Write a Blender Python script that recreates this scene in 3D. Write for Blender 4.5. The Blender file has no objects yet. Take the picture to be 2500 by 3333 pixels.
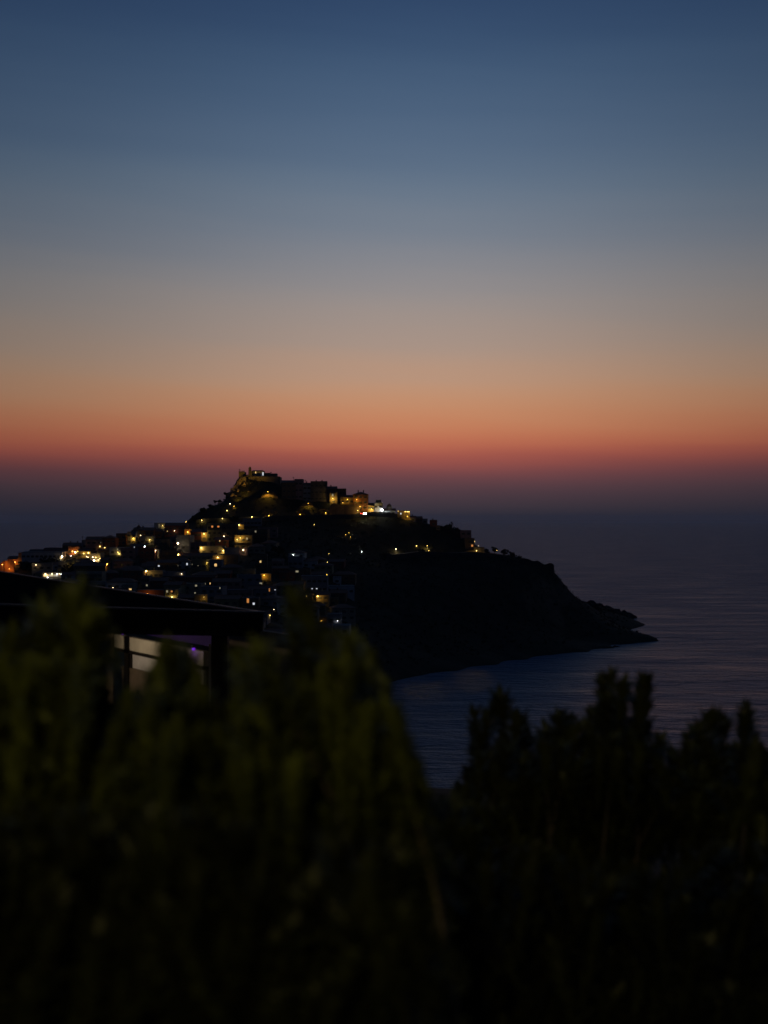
import bpy, bmesh, math, random
import numpy as np
from mathutils import Vector, Matrix, noise

random.seed(11)
rng = np.random.default_rng(5)
S = bpy.context.scene
COL = S.collection
F, CX, CY, H0 = 4000.0, 1250.0, 1685.0, 80.0     # focal length in photo pixels, centre column, horizon row, eye height
R = math.radians


def lin(c):
    return tuple((v / 255 / 12.92) if v / 255 <= .04045 else ((v / 255 + .055) / 1.055) ** 2.4 for v in c)


def P(px, py, Y):
    """point of the place seen in direction (px, py) at distance Y"""
    return Vector(((px - CX) / F * Y, Y, H0 - (py - CY) / F * Y))


# ------------------------------------------------------------------ materials
MATS = {}


def mat(name, a, b=None, rough=.85, scale=1.0, bump=0.0, spec=.3, metal=0.0, trans=0.0):
    if name in MATS:
        return MATS[name]
    m = bpy.data.materials.new(name)
    m.use_nodes = True
    nt = m.node_tree
    bs = nt.nodes['Principled BSDF']
    bs.inputs['Roughness'].default_value = rough
    bs.inputs['Specular IOR Level'].default_value = spec
    bs.inputs['Metallic'].default_value = metal
    if b is None:
        b = tuple(v * .7 for v in a)
    tc = nt.nodes.new('ShaderNodeTexCoord')
    no = nt.nodes.new('ShaderNodeTexNoise')
    no.inputs['Scale'].default_value = scale
    no.inputs['Detail'].default_value = 5
    nt.links.new(tc.outputs['Object'], no.inputs['Vector'])
    rp = nt.nodes.new('ShaderNodeValToRGB')
    rp.color_ramp.elements[0].position = .35
    rp.color_ramp.elements[1].position = .65
    rp.color_ramp.elements[0].color = (*b, 1)
    rp.color_ramp.elements[1].color = (*a, 1)
    nt.links.new(no.outputs['Fac'], rp.inputs['Fac'])
    nt.links.new(rp.outputs['Color'], bs.inputs['Base Color'])
    if bump:
        bp = nt.nodes.new('ShaderNodeBump')
        bp.inputs['Strength'].default_value = bump
        nt.links.new(no.outputs['Fac'], bp.inputs['Height'])
        nt.links.new(bp.outputs['Normal'], bs.inputs['Normal'])
    MATS[name] = m
    return m


def emis(name, col, strength):
    if name in MATS:
        return MATS[name]
    m = bpy.data.materials.new(name)
    m.use_nodes = True
    bs = m.node_tree.nodes['Principled BSDF']
    bs.inputs['Base Color'].default_value = (.6, .6, .6, 1)
    bs.inputs['Emission Color'].default_value = (*col, 1)
    bs.inputs['Emission Strength'].default_value = strength
    try:
        m.cycles.emission_sampling = 'NONE'
    except Exception:
        pass
    MATS[name] = m
    return m


WALL = {
    'cream': mat('plaster_cream', (0.313, 0.272, 0.204), (0.245, 0.211, 0.156), scale=.6),
    'ochre': mat('plaster_ochre', (0.286, 0.204, 0.088), (0.224, 0.150, 0.061), scale=.6),
    'orange': mat('plaster_orange', (0.286, 0.129, 0.048), (0.224, 0.095, 0.034), scale=.6),
    'white': mat('plaster_white', (0.449, 0.449, 0.435), (0.354, 0.354, 0.340), scale=.6),
    'grey': mat('plaster_grey', (0.245, 0.245, 0.252), (0.190, 0.190, 0.197), scale=.6),
    'brown': mat('plaster_brown', (0.177, 0.116, 0.068), (0.129, 0.082, 0.048), scale=.6),
    'pink': mat('plaster_pink', (0.286, 0.184, 0.163), (0.231, 0.136, 0.122), scale=.6),
    'red': mat('plaster_red', (0.204, 0.068, 0.048), (0.150, 0.048, 0.034), scale=.6),
    'olive': mat('plaster_olive', (0.245, 0.231, 0.136), (0.190, 0.177, 0.102), scale=.6),
    'stone': mat('castle_stone', (0.184, 0.150, 0.109), (0.109, 0.088, 0.061), scale=.5, bump=.6),
}
TILE = mat('roof_tiles', (.20, .09, .05), (.12, .06, .04), scale=1.5)
SLAB = mat('roof_slab', (.17, .16, .16), (.12, .12, .12), scale=.5)
GLASS = mat('window_glass', (.03, .035, .045), (.02, .025, .03), rough=.25, spec=.5)
FRAME = mat('window_frame', (.30, .26, .20), (.22, .19, .15))
SHUT = mat('shutter_wood', (.09, .08, .05), (.06, .05, .035))
METAL = mat('dark_metal', (.06, .06, .065), (.04, .04, .045), rough=.5, metal=.6)
GALV = mat('galvanised_metal', (.30, .31, .32), (.22, .23, .24), rough=.45, metal=.7)
LEAF = mat('leaf_dark', (.021, .025, .011), (.011, .014, .006), scale=.4, spec=.2)
BARK = mat('bark', (.07, .055, .04), (.04, .03, .02), scale=6)
WARMWIN = emis('window_warm', (1.0, .62, .22), .9)
ORWIN = emis('window_orange', (1.0, .38, .08), .55)
WHITEWIN = emis('window_white', (.86, .92, 1.0), .75)
DIMWIN = emis('window_dim', (.9, .8, .5), .28)
REDWIN = emis('window_red', (1.0, .22, .04), .5)

# ------------------------------------------------------------------ mesh helpers


class MB:
    """collects shapes; build() links them as one mesh object"""

    def __init__(s):
        s.v, s.f, s.m, s.mats = [], [], [], []

    def mi(s, m):
        if m not in s.mats:
            s.mats.append(m)
        return s.mats.index(m)

    def add(s, vs, fs, m):
        o = len(s.v)
        k = s.mi(m)
        s.v += [tuple(v) for v in vs]
        s.f += [tuple(i + o for i in f) for f in fs]
        s.m += [k] * len(fs)
        return s

    def box(s, x0, x1, y0, y1, z0, z1, m):
        vs = [(x, y, z) for z in (z0, z1) for y in (y0, y1) for x in (x0, x1)]
        return s.add(vs, [(0, 2, 3, 1), (4, 5, 7, 6), (0, 1, 5, 4), (2, 6, 7, 3), (0, 4, 6, 2), (1, 3, 7, 5)], m)

    def cyl(s, c, r, z0, z1, m, n=10, r1=None):
        r1 = r if r1 is None else r1
        vs = [(c[0] + r * math.cos(t), c[1] + r * math.sin(t), z0) for t in [2 * math.pi * i / n for i in range(n)]]
        vs += [(c[0] + r1 * math.cos(t), c[1] + r1 * math.sin(t), z1) for t in [2 * math.pi * i / n for i in range(n)]]
        fs = [(i, (i + 1) % n, n + (i + 1) % n, n + i) for i in range(n)]
        fs += [tuple(range(n))[::-1], tuple(range(n, 2 * n))]
        return s.add(vs, fs, m)

    def tube(s, pts, rad, m, n=6):
        pts = [Vector(p) for p in pts]
        vs, fs = [], []
        for i, p in enumerate(pts):
            d = (pts[min(i + 1, len(pts) - 1)] - pts[max(i - 1, 0)]).normalized()
            a = d.orthogonal().normalized()
            b = d.cross(a)
            r = rad[i] if isinstance(rad, (list, tuple)) else rad
            vs += [p + (a * math.cos(t) + b * math.sin(t)) * r for t in [2 * math.pi * k / n for k in range(n)]]
        for i in range(len(pts) - 1):
            for k in range(n):
                fs.append((i * n + k, i * n + (k + 1) % n, (i + 1) * n + (k + 1) % n, (i + 1) * n + k))
        fs += [tuple(range(n))[::-1], tuple(range((len(pts) - 1) * n, len(pts) * n))]
        return s.add(vs, fs, m)

    def ball(s, c, r, m, n=8, sq=1.0):
        vs, fs = [(c[0], c[1], c[2] - r * sq)], []
        k = n // 2
        for j in range(1, k):
            t = math.pi * j / k
            for i in range(n):
                a = 2 * math.pi * i / n
                vs.append((c[0] + r * math.sin(t) * math.cos(a), c[1] + r * math.sin(t) * math.sin(a), c[2] - r * sq * math.cos(t)))
        vs.append((c[0], c[1], c[2] + r * sq))
        for i in range(n):
            fs.append((0, 1 + (i + 1) % n, 1 + i))
            fs.append((len(vs) - 1, 1 + (k - 2) * n + i, 1 + (k - 2) * n + (i + 1) % n))
            for j in range(k - 2):
                fs.append((1 + j * n + i, 1 + j * n + (i + 1) % n, 1 + (j + 1) * n + (i + 1) % n, 1 + (j + 1) * n + i))
        return s.add(vs, fs, m)

    def mesh(s, name):
        me = bpy.data.meshes.new(name)
        me.from_pydata(s.v, [], s.f)
        for m in s.mats:
            me.materials.append(m)
        me.polygons.foreach_set('material_index', s.m)
        me.update()
        return me

    def build(s, name, parent=None, loc=None):
        o = bpy.data.objects.new(name, s.mesh(name))
        COL.objects.link(o)
        o.parent = parent
        if loc is not None:
            o.location = loc
        return o


def tag(o, label=None, cat=None, group=None, kind=None):
    if label:
        o['label'] = label
    if cat:
        o['category'] = cat
    if group:
        o['group'] = group
    if kind:
        o['kind'] = kind
    return o


def thing(name, label, cat, loc=(0, 0, 0), rz=0.0, group=None):
    o = bpy.data.objects.new(name, None)
    COL.objects.link(o)
    o.location = loc
    o.rotation_euler = (0, 0, rz)
    o.empty_display_size = .3
    return tag(o, label, cat, group)


def npmesh(name, V, Fq, m, parent=None, smooth=False):
    """numpy quads -> one mesh object"""
    me = bpy.data.meshes.new(name)
    n, k = Fq.shape
    me.vertices.add(len(V))
    me.vertices.foreach_set('co', V.astype(np.float32).ravel())
    me.loops.add(n * k)
    me.loops.foreach_set('vertex_index', Fq.astype(np.int32).ravel())
    me.polygons.add(n)
    me.polygons.foreach_set('loop_start', np.arange(0, n * k, k, dtype=np.int32))
    me.polygons.foreach_set('loop_total', np.full(n, k, dtype=np.int32))
    if smooth:
        me.polygons.foreach_set('use_smooth', np.ones(n, dtype=bool))
    me.materials.append(m)
    me.update(calc_edges=True)
    o = bpy.data.objects.new(name, me)
    COL.objects.link(o)
    o.parent = parent
    return o


# ------------------------------------------------------------------ ground
ridge = [(-300, 1905, 760), (-120, 1895, 765), (0, 1850, 772), (60, 1832, 776), (110, 1825, 780), (200, 1812, 786), (240, 1797, 788), (300, 1775, 792), (370, 1757, 796),
         (430, 1752, 800), (500, 1736, 805), (570, 1722, 810), (630, 1702, 818), (655, 1668, 830), (690, 1648, 840), (735, 1627, 850),
         (760, 1594, 856), (778, 1558, 860), (800, 1550, 862), (860, 1553, 864), (905, 1562, 864), (930, 1588, 862), (985, 1592, 860),
         (1060, 1600, 857), (1130, 1622, 852), (1200, 1645, 848), (1255, 1660, 844), (1310, 1682, 840), (1360, 1697, 836),
         (1420, 1711, 833), (1480, 1724, 830), (1520, 1752, 828), (1545, 1780, 826), (1580, 1797, 824), (1640, 1806, 822), (1690, 1816, 822),
         (1750, 1836, 826), (1800, 1858, 832), (1822, 1912, 838), (1900, 1957, 860), (1990, 1992, 905), (2055, 2009, 970)]
front = [(1960, 2012, 846), (2030, 2046, 826), (2095, 2070, 812), (2138, 2081, 806)]
shore = [(2145, 2086), (2100, 2090), (2050, 2096), (1990, 2110), (1900, 2122), (1800, 2131), (1700, 2146), (1600, 2165), (1480, 2183), (1380, 2197), (1315, 2208)]
mid = [(-200, 1960, 640), (0, 1890, 715), (0, 1960, 600), (100, 1870, 740), (150, 1900, 690), (300, 1830, 740), (300, 1870, 690), (300, 1920, 630), (300, 1980, 560),
       (450, 1790, 765), (450, 1850, 705), (450, 1920, 625), (450, 2000, 540), (600, 1730, 798), (600, 1780, 752), (600, 1850, 690), (600, 1930, 615), (600, 2020, 530),
       (700, 1690, 818), (740, 1655, 834), (800, 1680, 822), (800, 1640, 836), (830, 1600, 850), (800, 1730, 782), (800, 1800, 725), (800, 1880, 660), (800, 1960, 590), (800, 2050, 520),
       (900, 1640, 838), (900, 1685, 822), (980, 1682, 824), (1060, 1683, 824), (1150, 1682, 826), (1250, 1682, 828),
       (1000, 1640, 842), (1100, 1645, 842), (960, 1740, 785), (1000, 1800, 742), (1000, 1900, 672), (1000, 2000, 588), (1000, 2090, 520),
       (1150, 1760, 790), (1200, 1850, 745), (1200, 1960, 690), (1200, 2080, 630), (1250, 2160, 608),
       (1260, 1808, 786), (1330, 1808, 790), (1410, 1806, 796), (1500, 1806, 802), (1570, 1808, 808), (1350, 1740, 815), (1450, 1760, 818),
       (1400, 1900, 745), (1400, 2020, 700), (1400, 2130, 662), (1600, 1880, 778), (1600, 2000, 738), (1600, 2100, 705),
       (1750, 1920, 792), (1750, 2040, 755), (1850, 1980, 805), (1850, 2070, 775)]
pts = [P(*p) for p in ridge + front + mid]
for (px, py) in shore:
    D = H0 * F / (py - CY)
    d = Vector(((px - CX) / F, 1, 0)).normalized()
    p = Vector(((px - CX) / F * D, D, 0))
    pts += [p + Vector((0, 0, .3)), p - d * 10 + Vector((0, 0, -4)), p - d * 45 + Vector((0, 0, -8))]
# behind the ridge the land falls to the open sea
for (px, py, D) in ridge[::2]:
    p = P(px, py, D)
    d = Vector(((px - CX) / F, 1, 0)).normalized()
    pts += [Vector((*(p + d * 45).xy, p.z * .62)), Vector((*(p + d * 110).xy, p.z * .05 - 3)), Vector((*(p + d * 180).xy, -10))]
pts += [Vector((x, y, z)) for x, y, z in [
    (207, 985, -6), (200, 955, -5), (212, 950, -7), (205, 1005, -6), (178, 858, -5), (190, 880, -7), (170, 850, -2), (185, 805, -6), (210, 830, -9), (215, 900, -9), (230, 985, -9), (205, 985, -5), (190, 1030, -9), (255, 1000, -9), (300, 850, -10), (300, 700, -10), (120, 600, -10), (60, 520, -10), (200, 500, -10), (400, 500, -10),
    (0, 0, 78.2), (-6, 0, 78.4), (6, 0, 78), (0, -30, 79), (-30, -30, 80), (30, -30, 78), (0, 10, 77.6), (-10, 10, 77.4), (12, 10, 76.5), (-8, 25, 75), (-20, 30, 75), (-14, 40, 73), (3, 25, 74),
    (20, 30, 68), (0, 50, 66), (0, 100, 47), (-40, 100, 56), (40, 100, 34), (80, 60, 40), (150, 100, 5), (100, 160, -2), (60, 200, -5), (0, 200, 18), (-60, 200, 32), (-150, 200, 40),
    (0, 290, -4), (35, 300, -7), (-20, 300, 2), (-70, 300, 25), (-160, 320, 30), (-5, 380, -6), (20, 380, -7), (-30, 400, 14), (-90, 420, 27), (-200, 430, 32), (-20, 470, -6), (8, 530, -7), (0, 515, -6), (15, 480, -7), (0, 560, -3), (20, 570, -6),
    (-300, 200, 45), (-300, 400, 38), (-330, 560, 38), (-380, 700, 34), (-420, 800, 10), (-420, 900, -10), (-420, 0, 70), (420, 0, -8), (420, 300, -10), (420, 900, -10), (200, 0, 10), (120, 0, 45), (60, 0, 65), (420, -60, -8), (-420, -60, 75)]]
A = np.array([list(p) for p in pts])
# thin-plate spline through the points
sc_ = 100.0


def phi(r):
    return np.where(r > 1e-9, r * r * np.log(np.maximum(r, 1e-9)), 0.0)


XY = A[:, :2] / sc_
n_ = len(A)
K = phi(np.linalg.norm(XY[:, None] - XY[None], axis=2)) + np.eye(n_) * 2e-4
Pm = np.c_[np.ones(n_), XY]
M_ = np.block([[K, Pm], [Pm.T, np.zeros((3, 3))]])
W_ = np.linalg.solve(M_, np.r_[A[:, 2], 0, 0, 0])
GX0, GX1, GY0, GY1, ST = -420.0, 420.0, -60.0, 1140.0, 3.0
gx = np.arange(GX0, GX1 + .1, ST)
gy = np.arange(GY0, GY1 + .1, ST)
GXX, GYY = np.meshgrid(gx, gy)
Q = np.c_[GXX.ravel(), GYY.ravel()] / sc_
Z = np.zeros(len(Q))
for i in range(0, len(Q), 20000):
    q = Q[i:i + 20000]
    Z[i:i + 20000] = phi(np.linalg.norm(q[:, None] - XY[None], axis=2)) @ W_[:n_] + np.c_[np.ones(len(q)), q] @ W_[n_:]
Z = np.clip(Z, -11, 119).reshape(GXX.shape)
gz_y, gz_x = np.gradient(Z, ST)
slope = np.hypot(gz_x, gz_y)
NZ = np.array([[noise.fractal(Vector((x * .045, y * .045, 3)), 1, 2.1, 5) for x in gx] for y in gy])
far_w = np.clip((GYY - 60) / 150, 0, 1)
Z = Z + NZ * far_w * (0.5 + 2.4 * np.clip(slope - .25, 0, 1.0))
Z = np.where(np.hypot(GXX, GYY) > 1150, -9, Z)


def gz(x, y):
    u = min(max((x - GX0) / ST, 0), len(gx) - 1.001)
    v = min(max((y - GY0) / ST, 0), len(gy) - 1.001)
    i, j = int(u), int(v)
    a, b = u - i, v - j
    return float((Z[j, i] * (1 - a) + Z[j, i + 1] * a) * (1 - b) + (Z[j + 1, i] * (1 - a) + Z[j + 1, i + 1] * a) * b)


def hit(px, py, y0=430.0, y1=1100.0):
    """where the sight line through (px, py) meets the land (None over the sea or sky)"""
    dx, dz = (px - CX) / F, -(py - CY) / F
    y = y0
    while y < y1:
        if H0 + dz * y < gz(dx * y, y):
            lo, hi = y - 2.0, y
            for _ in range(12):
                m = (lo + hi) / 2
                if H0 + dz * m < gz(dx * m, m):
                    hi = m
                else:
                    lo = m
            return Vector((dx * hi, hi, H0 + dz * hi))
        y += 2.0
    return None


def ground_material():
    m = bpy.data.materials.new('hillside')
    m.use_nodes = True
    nt = m.node_tree
    bs = nt.nodes['Principled BSDF']
    bs.inputs['Roughness'].default_value = .95
    bs.inputs['Specular IOR Level'].default_value = .15
    tc = nt.nodes.new('ShaderNodeTexCoord')
    ge = nt.nodes.new('ShaderNodeNewGeometry')
    sx = nt.nodes.new('ShaderNodeSeparateXYZ')
    nt.links.new(ge.outputs['Normal'], sx.inputs[0])
    n1 = nt.nodes.new('ShaderNodeTexNoise')
    n1.inputs['Scale'].default_value = .12
    n1.inputs['Detail'].default_value = 7
    nt.links.new(tc.outputs['Object'], n1.inputs['Vector'])
    veg = nt.nodes.new('ShaderNodeValToRGB')
    veg.color_ramp.elements[0].color = (.008, .010, .005, 1)
    veg.color_ramp.elements[1].color = (.030, .028, .016, 1)
    nt.links.new(n1.outputs['Fac'], veg.inputs['Fac'])
    rk = nt.nodes.new('ShaderNodeValToRGB')
    rk.color_ramp.elements[0].color = (.05, .04, .03, 1)
    rk.color_ramp.elements[1].color = (.17, .13, .09, 1)
    nt.links.new(n1.outputs['Fac'], rk.inputs['Fac'])
    mr = nt.nodes.new('ShaderNodeMapRange')
    mr.inputs['From Min'].default_value = .72
    mr.inputs['From Max'].default_value = .5
    nt.links.new(sx.outputs['Z'], mr.inputs['Value'])
    mx = nt.nodes.new('ShaderNodeMix')
    mx.data_type = 'RGBA'
    nt.links.new(mr.outputs[0], mx.inputs['Factor'])
    nt.links.new(veg.outputs[0], mx.inputs['A'])
    nt.links.new(rk.outputs[0], mx.inputs['B'])
    nt.links.new(mx.outputs['Result'], bs.inputs['Base Color'])
    bp = nt.nodes.new('ShaderNodeBump')
    bp.inputs['Strength'].default_value = .8
    bp.inputs['Distance'].default_value = 1.5
    nt.links.new(n1.outputs['Fac'], bp.inputs['Height'])
    nt.links.new(bp.outputs['Normal'], bs.inputs['Normal'])
    return m


HILL = ground_material()
V = np.c_[GXX.ravel(), GYY.ravel(), Z.ravel()]
nx, ny = len(gx), len(gy)
ii, jj = np.meshgrid(np.arange(nx - 1), np.arange(ny - 1))
a_ = (jj * nx + ii).ravel()
tag(npmesh('ground', V, np.c_[a_, a_ + 1, a_ + nx + 1, a_ + nx], HILL, smooth=True), kind='structure')

# the open sea out to the horizon


def sea_material():
    m = bpy.data.materials.new('sea_water')
    m.use_nodes = True
    nt = m.node_tree
    bs = nt.nodes['Principled BSDF']
    tc = nt.nodes.new('ShaderNodeTexCoord')
    bs.inputs['Base Color'].default_value = (.002, .075, .17, 1)
    sq = nt.nodes.new('ShaderNodeSeparateXYZ')
    rr = nt.nodes.new('ShaderNodeMapRange')
    for k, v in (('From Min', 350), ('From Max', 1300), ('To Min', .39), ('To Max', .46)):
        rr.inputs[k].default_value = v
    nt.links.new(sq.outputs['Y'], rr.inputs['Value'])
    gm = nt.nodes.new('ShaderNodeMapping')           # wind patches
    gm.inputs['Scale'].default_value = (.22, 1, 1)
    gm.inputs['Rotation'].default_value = (0, 0, R(7))
    nt.links.new(tc.outputs['Object'], gm.inputs['Vector'])
    gn = nt.nodes.new('ShaderNodeTexNoise')
    gn.inputs['Scale'].default_value = .045
    gn.inputs['Detail'].default_value = 6
    gn.inputs['Roughness'].default_value = .65
    nt.links.new(gm.outputs[0], gn.inputs['Vector'])
    ga = nt.nodes.new('ShaderNodeMath')
    ga.operation = 'MULTIPLY_ADD'
    ga.inputs[1].default_value = .55
    ga.inputs[2].default_value = -.275
    nt.links.new(gn.outputs['Fac'], ga.inputs[0])
    gs = nt.nodes.new('ShaderNodeMath')
    gs.use_clamp = True
    nt.links.new(ga.outputs[0], gs.inputs[0])
    nt.links.new(rr.outputs[0], gs.inputs[1])
    nt.links.new(gs.outputs[0], bs.inputs['Roughness'])
    bs.inputs['IOR'].default_value = 1.4

    nt.links.new(tc.outputs['Object'], sq.inputs[0])

    def wave(scale, sx, sy, rot, detail, dist):
        mp = nt.nodes.new('ShaderNodeMapping')
        mp.inputs['Scale'].default_value = (sx, sy, 1)
        mp.inputs['Rotation'].default_value = (0, 0, rot)
        nt.links.new(tc.outputs['Object'], mp.inputs['Vector'])
        n = nt.nodes.new('ShaderNodeTexNoise')
        n.inputs['Scale'].default_value = scale
        n.inputs['Detail'].default_value = detail
        n.inputs['Roughness'].default_value = .55
        n.inputs['Distortion'].default_value = .6
        nt.links.new(mp.outputs[0], n.inputs['Vector'])
        mu = nt.nodes.new('ShaderNodeMath')
        mu.operation = 'MULTIPLY'
        mu.inputs[1].default_value = dist
        nt.links.new(n.outputs['Fac'], mu.inputs[0])
        return mu.outputs[0]

    w = [wave(.16, .4, 1.0, R(6), 5, 10.0), wave(.7, .5, 1.0, R(-12), 3, 3.0), wave(.035, .3, 1.0, R(9), 4, 13.0)]
    ad = nt.nodes.new('ShaderNodeMath')
    nt.links.new(w[0], ad.inputs[0])
    nt.links.new(w[1], ad.inputs[1])
    ad2 = nt.nodes.new('ShaderNodeMath')
    nt.links.new(ad.outputs[0], ad2.inputs[0])
    nt.links.new(w[2], ad2.inputs[1])
    bp = nt.nodes.new('ShaderNodeBump')
    bp.inputs['Strength'].default_value = 1.0
    bp.inputs['Distance'].default_value = 1.0
    nt.links.new(ad2.outputs[0], bp.inputs['Height'])
    nt.links.new(bp.outputs['Normal'], bs.inputs['Normal'])
    return m


SEA = sea_material()
ys = [-3000, 0, 300, 600, 900, 1500, 3000, 7000, 15000, 26000]
xs = [-26000, -8000, -2000, -500, 0, 500, 2000, 8000, 26000]
V = np.array([(x, y, 0) for y in ys for x in xs], dtype=float)
Fq = np.array([(j * len(xs) + i, j * len(xs) + i + 1, (j + 1) * len(xs) + i + 1, (j + 1) * len(xs) + i) for j in range(len(ys) - 1) for i in range(len(xs) - 1)])
tag(npmesh('sea', V, Fq, SEA), kind='structure')

# ------------------------------------------------------------------ sky after sunset
SUN_AZ = R(1.5)


def build_world():
    w = bpy.data.worlds.new('World')
    S.world = w
    w.use_nodes = True
    nt = w.node_tree
    N, L = nt.nodes, nt.links
    bg = N['Background']
    tc = N.new('ShaderNodeTexCoord')
    nm = N.new('ShaderNodeVectorMath')
    nm.operation = 'NORMALIZE'
    L.new(tc.outputs['Generated'], nm.inputs[0])
    sp = N.new('ShaderNodeSeparateXYZ')
    L.new(nm.outputs[0], sp.inputs[0])

    def math_(op, a, b=None, c=None):
        n = N.new('ShaderNodeMath')
        n.operation = op
        for i, v in enumerate((a, b, c)):
            if v is None:
                continue
            if isinstance(v, (int, float)):
                n.inputs[i].default_value = v
            else:
                L.new(v, n.inputs[i])
        return n.outputs[0]

    # elevation: ramp position = sin(elevation) / 0.5
    az = math_('ARCTAN2', sp.outputs['X'], sp.outputs['Y'])
    cb = N.new('ShaderNodeCombineXYZ')
    L.new(math_('MULTIPLY', az, 2.2), cb.inputs[0])
    L.new(math_('MULTIPLY', math_('ADD', sp.outputs['Z'], math_('MULTIPLY', az, .055)), 34.0), cb.inputs[1])
    sn = N.new('ShaderNodeTexNoise')
    sn.inputs['Scale'].default_value = 1.0
    sn.inputs['Detail'].default_value = 3
    L.new(cb.outputs[0], sn.inputs['Vector'])
    wob = math_('MULTIPLY', math_('SUBTRACT', sn.outputs['Fac'], .5), math_('MINIMUM', math_('MULTIPLY', sp.outputs['Z'], .20), .020))
    pos = math_('MULTIPLY', math_('ADD', sp.outputs['Z'], wob), 2.0)

    def ramp(stops):
        r = N.new('ShaderNodeValToRGB')
        el = r.color_ramp.elements
        r.color_ramp.interpolation = 'B_SPLINE'
        while len(el) < len(stops):
            el.new(.5)
        for e, (p, c) in zip(el, stops):
            e.position = p
            e.color = (*c, 1)
        L.new(pos, r.inputs['Fac'])
        return r.outputs['Color']

    def el(py):
        t = (CY - py) / F
        return max(0.0, t / math.sqrt(1 + t * t) * 2.0)

    centre = [(1700, (43, 43, 55)), (1650, (61, 53, 61)), (1610, (76, 58, 66)), (1575, (92, 64, 70)), (1536, (120, 71, 73)), (1505, (150, 81, 74)), (1478, (165, 88, 76)), (1448, (187, 106, 81)), (1392, (197, 126, 91)),
              (1313, (196, 142, 107)), (1233, (187, 149, 124)), (1114, (167, 147, 135)), (955, (149, 143, 142)), (796, (124, 130, 141)), (636, (104, 120, 138)),
              (477, (86, 106, 131)), (239, (66, 90, 119)), (0, (47, 69, 102)), (-600, (35, 57, 91))]
    side = [(1700, (34, 35, 48)), (1650, (37, 37, 48)), (1610, (48, 42, 50)), (1575, (56, 46, 53)), (1536, (70, 48, 54)), (1505, (90, 53, 54)), (1478, (116, 62, 56)), (1448, (132, 72, 57)), (1392, (142, 88, 65)),
            (1313, (142, 104, 80)), (1233, (134, 110, 91)), (1114, (122, 110, 101)), (955, (106, 106, 107)), (796, (90, 97, 108)), (636, (73, 89, 106)),
            (477, (61, 79, 102)), (239, (49, 69, 95)), (0, (37, 56, 85)), (-600, (31, 52, 84))]
    top = [(1.0, (.016, .042, .112))]
    c1 = ramp([(el(p), lin(c)) for p, c in centre] + top)
    c2 = ramp([(el(p), lin(c)) for p, c in side] + top)
    c3 = ramp([(0, (.003, .004, .008)), (.25, (.006, .008, .016)), (.6, (.006, .011, .025)), (1.0, (.008, .017, .045))])
    da = math_('SUBTRACT', az, SUN_AZ)
    g = math_('EXPONENT', math_('MULTIPLY', math_('MULTIPLY', da, da), -1.0 / R(15) ** 2))
    m1 = N.new('ShaderNodeMix')
    m1.data_type = 'RGBA'
    L.new(g, m1.inputs['Factor'])
    L.new(c2, m1.inputs['A'])
    L.new(c1, m1.inputs['B'])
    wst = N.new('ShaderNodeMapRange')
    wst.interpolation_type = 'SMOOTHSTEP'
    wst.inputs['From Min'].default_value = R(105)
    wst.inputs['From Max'].default_value = R(25)
    L.new(math_('ABSOLUTE', da), wst.inputs['Value'])
    m2 = N.new('ShaderNodeMix')
    m2.data_type = 'RGBA'
    L.new(wst.outputs[0], m2.inputs['Factor'])
    L.new(c3, m2.inputs['A'])
    L.new(m1.outputs['Result'], m2.inputs['B'])
    L.new(m2.outputs['Result'], bg.inputs['Color'])
    bg.inputs['Strength'].default_value = 1.0
    w.cycles.sampling_method = 'MANUAL'
    w.cycles.sample_map_resolution = 1024


build_world()

# ------------------------------------------------------------------ camera
cam = bpy.data.cameras.new('camera')
co = bpy.data.objects.new('camera', cam)
COL.objects.link(co)
S.camera = co
co.location = (0, 0, H0)
co.rotation_euler = (R(90), 0, 0)
cam.sensor_fit = 'VERTICAL'
cam.sensor_height = 36
cam.lens = 36 * F / 3333
cam.shift_y = (CY - 3333 / 2) / 3333
cam.clip_start = .05
cam.clip_end = 60000
cam.dof.use_dof = True
cam.dof.focus_distance = 800
cam.dof.aperture_fstop = cam.lens / 1000 / .029
cam.dof.aperture_blades = 0

# ------------------------------------------------------------------ buildings
WINMESH = {}


def window_mesh(w, h, kind):
    key = (round(w, 1), round(h, 1), kind)
    if key in WINMESH:
        return WINMESH[key]
    w, h = key[0], key[1]
    pane = {'dark': GLASS, 'warm': WARMWIN, 'orange': ORWIN, 'white': WHITEWIN, 'dim': DIMWIN, 'red': REDWIN}[kind]
    b = MB()
    t = .09
    b.box(-w / 2, w / 2, -.03, .04, 0, h, pane)
    b.box(-w / 2 - t, -w / 2, -.06, .04, -t, h + t, FRAME)
    b.box(w / 2, w / 2 + t, -.06, .04, -t, h + t, FRAME)
    b.box(-w / 2, w / 2, -.06, .04, h, h + t, FRAME)
    b.box(-w / 2, w / 2, -.09, .04, -t, 0, FRAME)
    b.box(-.035, .035, -.045, -.03, 0, h, FRAME)
    if kind == 'dark' and w < 1.5:
        b.box(-w - t, -w / 2 - t, -.05, 0, 0, h, SHUT)
        b.box(w / 2 + t, w + t, -.05, 0, 0, h, SHUT)
    WINMESH[key] = b.mesh('window')
    return WINMESH[key]


BUILT = []


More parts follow.
